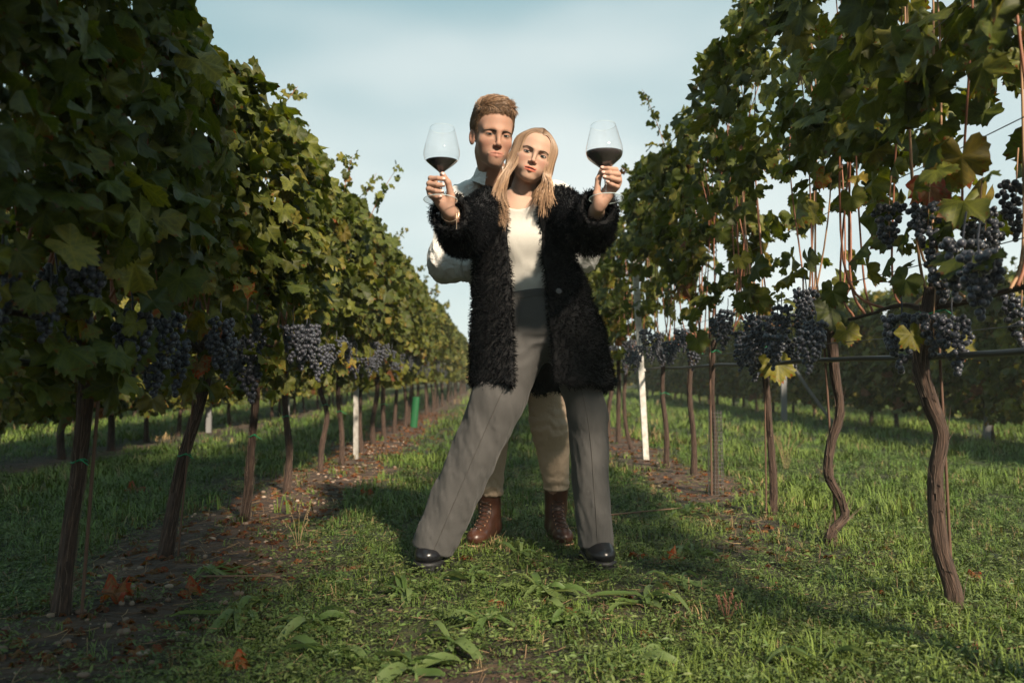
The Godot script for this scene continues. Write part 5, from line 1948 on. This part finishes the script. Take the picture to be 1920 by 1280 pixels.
		d = maxf(d, maxf(0.80 - p.y, p.y - 1.53))
		# neck hole and rolled sleeve ends
		d = maxf(d, 0.058 - (p - Vector3(0.008, p.y, -3.405)).length() if p.y > 1.44 else -1.0)
		return d
	mb = MB.new()
	st.mesh(mb, 0.010, Vector3(-0.30, 0.78, -3.66), Vector3(0.46, 1.56, -3.27), O)
	var shirt := obj("shirt", mb.mesh(), M.linen, t)
	# stand collar with two points
	for sg: float in [-1.0, 1.0]:
		var cmb := MB.new()
		var cols := []
		for i in 9:
			var u := i / 8.0
			var ang := lerpf(PI, 0.42, u) * sg
			var base := Vector3(0.004 + sin(ang) * 0.070, 1.522 - 0.046 * u + (0.006 if sg > 0.0 else 0.0), -3.400 + cos(ang) * 0.070 + 0.012 * u)
			var topp := base + Vector3(-sin(ang) * 0.003, 0.046 - 0.008 * u, 0.004)
			var fold := topp + Vector3(sin(ang) * 0.026, -0.050 - 0.024 * pow(u, 3.0), cos(ang) * 0.022 + 0.010 * u)
			cols.append([cmb.vert(base - t.position), cmb.vert(topp - t.position), cmb.vert(topp + Vector3(sin(ang), 0.002, cos(ang)) * 0.005 - t.position), cmb.vert(fold - t.position)])
		for i in 8:
			for q in 3:
				cmb.quad(cols[i][q], cols[i][q + 1], cols[i + 1][q + 1], cols[i + 1][q])
		obj("collar", cmb.mesh(), M.linen, shirt)
	for e: Array in [[Vector3(-0.118, 1.137, -3.378), Vector3(0.215, -0.01, 0.12)], [Vector3(0.285, 1.160, -3.378), Vector3(-0.17, -0.06, 0.12)]]:
		var cuff := MB.new()
		var b := frame(e[1], Vector3.UP)
		for r in 3:
			var ring := []
			for k in 17:
				var a := TAU * k / 16.0
				ring.append(Vector3(e[0]) + b * Vector3(cos(a) * (0.049 + 0.002 * r), sin(a) * (0.052 + 0.002 * r), -0.016 + 0.016 * r) - t.position)
			cuff.tube(curve(ring, 1), taper(17, 0.0105, 0.0105), 8)
		obj("cuff", cuff.mesh(), M.linen, shirt)
	for k in 3:
		var bm := MB.new()
		bm.ball(Vector3.ZERO, Vector3(0.0055, 0.0055, 0.002), 10, 5)
		var bo := obj("button", bm.mesh(), M.button_pale, shirt)
		bo.position = st.hit(Vector3(0.02 + 0.008 * k, 1.42 - 0.075 * k, -3.2), Vector3(0, 0, -1)) - t.position
	# trousers
	var tr := Sdf.new()
	tr.ell(Vector3(0.11, 0.90, -3.515), Vector3(0.175, 0.15, 0.125), 0.05)
	tr.chain([Vector3(0.035, 0.86, -3.52), Vector3(-0.004, 0.50, -3.53), Vector3(-0.014, 0.19, -3.645)], [0.102, 0.073, 0.056], 0.05)
	tr.chain([Vector3(0.185, 0.86, -3.52), Vector3(0.240, 0.50, -3.53), Vector3(0.270, 0.20, -3.66)], [0.102, 0.076, 0.053], 0.05)
	tr.post = func(p: Vector3, d: float) -> float:
		d += 0.008 * nz.get_noise_3d(p.x * 600.0, p.y * 500.0, p.z * 600.0) + 0.0035 * sin(p.y * 130.0 + p.x * 30.0 + 6.0 * nz.get_noise_2d(p.x * 900.0, p.y * 300.0)) * (exp(-pow((p.y - 0.5) / 0.07, 2.0)) + exp(-pow((p.y - 0.24) / 0.05, 2.0)))
		return maxf(d, (0.195 if p.x < 0.12 else 0.215) - p.y)
	mb = MB.new()
	tr.mesh(mb, 0.009, Vector3(-0.12, 0.15, -3.76), Vector3(0.36, 1.08, -3.36), O)
	obj("trousers", mb.mesh(), M.chino, t)
	var so := Vector3(-t.position.x, 0, -t.position.z)
	laced_boot(t, "boot", Vector3(-0.022, 0, -3.635) + so, Vector3(-0.36, 0, 1), M.brown_leather, 0.215, 0.205, false)
	laced_boot(t, "boot", Vector3(0.271, 0, -3.655) + so, Vector3(0.10, 0, 1), M.brown_leather, 0.235, 0.205, false)
	# short hair, swept up and over
	var cap := Sdf.new()
	cap.ell(Vector3(0, 0.048, -0.022), Vector3(0.0825, 0.0890, 0.1010), 0.02)
	cap.ell(Vector3(-0.002, 0.096, 0.014), Vector3(0.070, 0.040, 0.068), 0.03)
	cap.post = func(p: Vector3, d: float) -> float:
		var line := prof(p.y, [-0.05, -0.02, 0.02, 0.045, 0.060, 0.072, 0.084], [0.005, 0.016, 0.026, 0.038, 0.054, 0.076, 0.13])
		var ear := Vector2(p.y + 0.012, p.z + 0.012).length() - 0.030
		return maxf(maxf(maxf(d, p.z - line), -0.062 - p.y), -ear if absf(p.x) > 0.06 and p.y < 0.02 else -1.0)
	mb = MB.new()
	cap.mesh(mb, 0.005, Vector3(-0.1, -0.08, -0.14), Vector3(0.1, 0.16, 0.12), Transform3D(), null, Color(0.10, 0.056, 0.030))
	var cm := mb.mesh()
	var hair := obj("hair", cm, M.hair, t)
	hair.transform = O * hx
	var lock := MB.new()
	lock.tube(curve([Vector3(0, 0, -0.004), Vector3(0, 0.0035, 0.008), Vector3(0, 0.004, 0.018), Vector3(0, 0.001, 0.028)], 2), taper(7, 0.0014, 0.0003), 4)
	var at := []
	var tone := PackedColorArray()
	for e: Array in spread(cm, 6000, func(p: Vector3, n: Vector3) -> bool: return n.dot(p - Vector3(0, 0.03, -0.02)) > 0.0):
		var p: Vector3 = e[0]
		var n: Vector3 = e[1]
		var up := smoothstep(0.07, 0.11, p.y)
		var flow := Vector3(0.05 * signf(p.x), -0.7, -0.75).lerp(Vector3(0.62, 0.25, 0.30 if p.z > 0.03 else -0.35), up)
		if p.x > 0.02:
			flow.x *= 0.15
			flow.y -= 0.3 * up
		flow += Vector3(R.randf_range(-0.22, 0.22), R.randf_range(-0.15, 0.15), R.randf_range(-0.22, 0.22))
		flow = flow - n * flow.dot(n) * 0.9 + n * lerpf(0.06, 0.13, up)
		var b := frame(flow, n)
		at.append(Transform3D(b.scaled_local(Vector3.ONE * R.randf_range(0.6, 1.05) * lerpf(0.62, 1.0, up)), p))
		tone.append(Color(0.125, 0.070, 0.038).lerp(Color(0.36, 0.215, 0.12), pow(R.randf(), 1.3) * lerpf(0.6, 1.0, up)))
	many("hair_locks", lock.mesh(), M.hair, at, tone, hair)


func build_people() -> void:
	people_materials()
	M.seam = mat(lin(0.07, 0.065, 0.06), 0.95)
	M.button_pale = mat(lin(0.6, 0.57, 0.52), 0.4)
	build_woman()
	build_man()
	wine_glass("full wine glass held up in the hand on the left of the picture", Vector3(-0.1594, 1.2281, -2.555), Vector3(0.01, 1, -0.13), 0.1255, 1.02)
	wine_glass("full wine glass held up in the hand on the right of the picture", Vector3(0.3449, 1.2405, -2.58), Vector3(-0.02, 1, -0.12), 0.1430, 1.05)


func _ready() -> void:
	R.seed = 20
	# camera
	var cam := Camera3D.new()
	cam.name = "camera"
	cam.near = 0.05
	cam.far = 500.0
	cam.keep_aspect = Camera3D.KEEP_HEIGHT
	var at := CameraAttributesPhysical.new()
	at.frustum_focal_length = 30.0
	at.frustum_focus_distance = 3.05
	at.frustum_near = 0.05
	at.frustum_far = 500.0
	at.exposure_aperture = 3.2
	cam.attributes = at
	add_child(cam)
	cam.fov = rad_to_deg(2.0 * atan(640.0 / 1600.0))
	cam.position = Vector3(0, 0.70, 0)
	cam.basis = Basis(Vector3.UP, -atan(35.0 / 1600.0)) * Basis(Vector3.RIGHT, atan(65.0 / 1600.0))
	# sky with thin high cloud
	var we := WorldEnvironment.new()
	we.name = "world_environment"
	var env := Environment.new()
	env.background_mode = Environment.BG_SKY
	env.tonemap_mode = Environment.TONE_MAPPER_LINEAR
	env.tonemap_exposure = 2.7
	env.sdfgi_enabled = true
	env.ssao_enabled = true
	env.ssil_enabled = true
	var sky := Sky.new()
	var sm := ProceduralSkyMaterial.new()
	sm.sky_top_color = Color(0.385, 0.545, 0.59)
	sm.sky_horizon_color = Color(0.745, 0.79, 0.785)
	sm.sky_curve = 0.20
	sm.sky_energy_multiplier = 0.79
	sm.ground_bottom_color = Color(0.12, 0.12, 0.08)
	sm.ground_horizon_color = Color(0.40, 0.44, 0.40)
	sm.sun_angle_max = 8.0
	sm.sky_cover = cloud_picture()
	sm.sky_cover_modulate = Color(1, 1, 1, 1)
	sky.sky_material = sm
	env.sky = sky
	env.fog_enabled = true
	env.fog_density = 0.0018
	env.fog_light_color = Color(0.75, 0.78, 0.76)
	we.environment = env
	add_child(we)
	# sun from the right, a little in front
	var sun := DirectionalLight3D.new()
	sun.name = "sun"
	sun.light_energy = 1.12
	sun.light_color = Color(1.0, 0.93, 0.83)
	sun.light_angular_distance = 4.0
	sun.shadow_enabled = true
	add_child(sun)
	var to_sun := Vector3(0.36, 0.58, 0.73).normalized()
	sun.basis = Basis.looking_at(-to_sun, Vector3.UP)
	make_materials()
	build_ground()
	build_trellis()
	build_rows()
	build_people()
	shade_tree(Vector3(2.4, 0, 4.3), Vector3(0.7, 1.3, 1.2), 5.25, "leafy tree standing outside the picture behind the camera, shading the near left vines", 2000)
	shade_tree(Vector3(1.0, 0, 2.4), Vector3(1.0, 1.4, 2.0), 6.0, "taller leafy tree standing outside the picture, shading the grass behind the left trunks", 2400)
	scatter_cover()
	build_details()


# leafy trees behind the camera: their shade lies on the near vines and the corners of the foreground
func shade_tree(at_ground: Vector3, wide: Vector3, high: float, label: String, count: int) -> void:
	var t := thing("tree", label, "tree", at_ground)
	var mb := MB.new()
	mb.tube(curve([Vector3(0, -0.1, 0), Vector3(0.05, 1.5, 0), Vector3(-0.1, 3.2, -0.2), Vector3(-0.5, 5.0, -0.6)], 5), taper(16, 0.16, 0.05), 12, Color.WHITE, 0.2, nz)
	obj("trunk", mb.mesh(), M.bark, t)
	for k in 7:
		var lm := MB.new()
		var a := TAU * k / 7.0
		var o := Vector3(-0.1, 3.0 + 0.2 * k, -0.2)
		lm.tube(curve([o, o + Vector3(cos(a) * 0.7, 0.7, sin(a) * 0.7), o + Vector3(cos(a) * 1.5, 1.4, sin(a) * 1.5)], 3), taper(7, 0.06, 0.015), 7, Color.WHITE, 0.2, nz)
		obj("limb", lm.mesh(), M.bark, t)
	var at := []
	var tint := PackedColorArray()
	while at.size() < count:
		var p := Vector3(R.randf_range(-1, 1), R.randf_range(-1, 1), R.randf_range(-1, 1))
		if p.length() > 1.0 + 0.25 * nz.get_noise_3dv(p * 120.0) or p.length() < 0.25:
			continue
		if nz.get_noise_3dv(p * 260.0 + Vector3(90, 0, 0)) > 0.12:
			continue
		var b := frame(Vector3(R.randf_range(-1, 1), R.randf_range(-0.2, 1), R.randf_range(-1, 1)), Vector3(R.randf_range(-1, 1), -1, R.randf_range(-1, 1)))
		at.append(Transform3D(b.scaled_local(Vector3.ONE * R.randf_range(0.06, 0.11)), Vector3(-0.7, high, -0.9) + p * wide))
		var c: Color = M.leaf_tones[R.randi() % 2]
		tint.append(c * R.randf_range(0.8, 1.2))
	many("crown", M.leaf_meshes[1], M.leaf_many, at, tint, t)


func cloud_picture() -> ImageTexture:
	var w := 512
	var h := 256
	var im := Image.create(w, h, false, Image.FORMAT_RGBA8)
	var a := noise(1.0, 5, 5)
	for y in h:
		var up := PI * (0.5 - (y + 0.5) / h)
		for x in w:
			var az := TAU * (x + 0.5) / w
			var d := Vector3(cos(up) * cos(az), sin(up), cos(up) * sin(az))
			# long slanting veils of high cloud
			var v := a.get_noise_3d(d.x * 0.8 + d.y * 1.1 + 0.9, d.y * 2.6 - d.x * 1.1, d.z * 0.8)
			var c := smoothstep(-0.25, 0.42, v)
			im.set_pixel(x, y, Color(0.44, 0.385, 0.355, c * 0.95 * smoothstep(-0.02, 0.1, d.y)))
	return ImageTexture.create_from_image(im)


func dry_weed(at: Vector2, label: String, high: float, count: int, m: Material) -> void:
	var t := thing("dry_weed", label, "plant", Vector3(at.x, ground_y(at.x, at.y), at.y))
	for k in count:
		var a := R.randf() * TAU
		var d := Vector3(cos(a), 0, sin(a)) * R.randf_range(0.1, 0.5) * high
		var h := high * R.randf_range(0.5, 1.0)
		var mb := MB.new()
		mb.tube(curve([d * 0.1, d * 0.45 + Vector3(0, h * 0.6, 0), d + Vector3(0, h, 0)], 4), taper(9, 0.0014, 0.0006), 4)
		for q in 5:
			var o := d * lerpf(0.7, 1.0, q / 4.0) + Vector3(0, h * lerpf(0.75, 1.0, q / 4.0), 0)
			mb.ball(o + Vector3(R.randf_range(-1, 1), 0, R.randf_range(-1, 1)) * 0.005, Vector3(0.0022, 0.004, 0.0022), 5, 3)
		obj("stalk", mb.mesh(), m, t)


func build_details() -> void:
	M.weed_red = mat(lin(0.22, 0.10, 0.06), 0.85)
	M.weed_straw = mat(lin(0.30, 0.21, 0.11), 0.85)
	for e: Array in [[Vector2(-0.74, -2.53), 9, 0.20, "plantain with long flat leaves at the edge of the pebbly bare earth"], [Vector2(-0.28, -2.72), 8, 0.15, "plantain in front of the slanted trouser leg and black shoe"], [Vector2(-0.40, -2.16), 8, 0.16, "plantain with one pale upright leaf near the lower picture edge"], [Vector2(0.16, -2.78), 10, 0.17, "plantain spreading between the two black shoes"], [Vector2(0.46, -2.62), 10, 0.19, "plantain with arching pale leaves to the right of the shoes"], [Vector2(0.22, -2.45), 9, 0.16, "flattened plantain in the middle of the trodden foreground"], [Vector2(0.10, -3.28), 8, 0.15, "plantain growing between the brown boots"], [Vector2(0.78, -3.35), 10, 0.15, "upright plantain tuft in the sunny grass right of the couple"], [Vector2(0.80, -2.06), 6, 0.16, "plantain cut off by the picture's bottom edge on the right"], [Vector2(-0.20, -2.05), 8, 0.17, "plantain cut off by the bottom edge below the couple"], [Vector2(-0.60, -2.95), 7, 0.12, "small plantain beside the bare earth behind the first rosette"], [Vector2(0.98, -4.3), 9, 0.17, "plantain tuft behind the S shaped vine trunk"], [Vector2(-0.02, -2.40), 9, 0.15, "plantain in the centre of the foreground with lying leaves"], [Vector2(0.34, -2.12), 8, 0.15, "dark plantain at the bottom right of the trodden patch"], [Vector2(-0.98, -3.02), 6, 0.13, "plantain at the foot of the slanting vine trunk"], [Vector2(-0.08, -2.95), 8, 0.15, "low plantain just behind and left of the middle of the trodden patch"], [Vector2(0.62, -2.85), 8, 0.14, "plantain beside the toe of the right black shoe"], [Vector2(-0.52, -2.42), 9, 0.16, "plantain between the pebbly earth and the trodden patch"], [Vector2(-0.10, -2.22), 8, 0.15, "plantain with crossed leaves low in the foreground centre"]]:
		rosette(e[0], e[3], e[1], e[2])
	fallen(Vector2(-1.14, -2.62), 0.065, "large brown fallen leaf beside the old leaning vine's trunk", 4)
	fallen(Vector2(-2.15, -5.2), 0.09, "brown fallen leaf lying in the shaded grass behind the left trunks", 1)
	fallen(Vector2(-0.62, -2.07), 0.06, "curled reddish brown fallen leaf standing up near the bottom edge", 3)
	fallen(Vector2(-0.96, -2.75), 0.05, "brown fallen leaf on the pebbles between the two nearest left trunks", 4)
	fallen(Vector2(0.56, -3.32), 0.045, "orange brown fallen leaf in the grass right of the right shoe", 1)
	fallen(Vector2(0.70, -3.28), 0.045, "rounded brown fallen leaf, farther right of the right shoe", 4)
	fallen(Vector2(0.02, -2.62), 0.045, "crumpled reddish leaf on the bare patch between the shoes", 3)
	fallen(Vector2(-1.0, -3.1), 0.05, "orange fallen leaf at the foot of the slanting trunk", 1)
	fallen(Vector2(1.65, -2.9), 0.05, "dark brown fallen leaf behind the big gnarled vine", 3)
	fallen(Vector2(-0.72, -4.9), 0.05, "orange brown leaf on the earth strip in front of the kinked trunk", 4)
	dry_weed(Vector2(0.66, -2.42), "reddish dried weed with a fuzzy seed head in the right foreground", 0.10, 12, M.weed_red)
	dry_weed(Vector2(-0.80, -3.55), "tall pale dry grass stalks at the edge of the bare earth on the left", 0.20, 6, M.weed_straw)
	dry_weed(Vector2(2.2, -6.4), "clump of dry brown stalks in the grass behind the big gnarled vine", 0.34, 14, M.weed_straw)
	for e: Array in [[Vector3(0.40, 0.02, -4.1), Vector3(0.95, 0.03, -4.35), 0.006, "thin dark stick lying in the grass right of the grey trouser leg"], [Vector3(-1.02, 0.02, -2.95), Vector3(-0.72, 0.025, -2.93), 0.004, "straight reddish twig lying on the bare earth by the second trunk"], [Vector3(-1.16, 0.02, -4.0), Vector3(-0.9, 0.03, -4.3), 0.005, "twig sticking out at the foot of the straight left trunk"]]:
		var mb := MB.new()
		mb.tube(curve([e[0], (e[0] + e[1]) * 0.5 + Vector3(0.01, 0.006, 0.02), e[1]], 4), taper(9, e[2], e[2] * 0.5), 6, Color.WHITE, 0.2, nz)
		tag(obj("twig", mb.mesh(), M.twig), e[3], "twig")
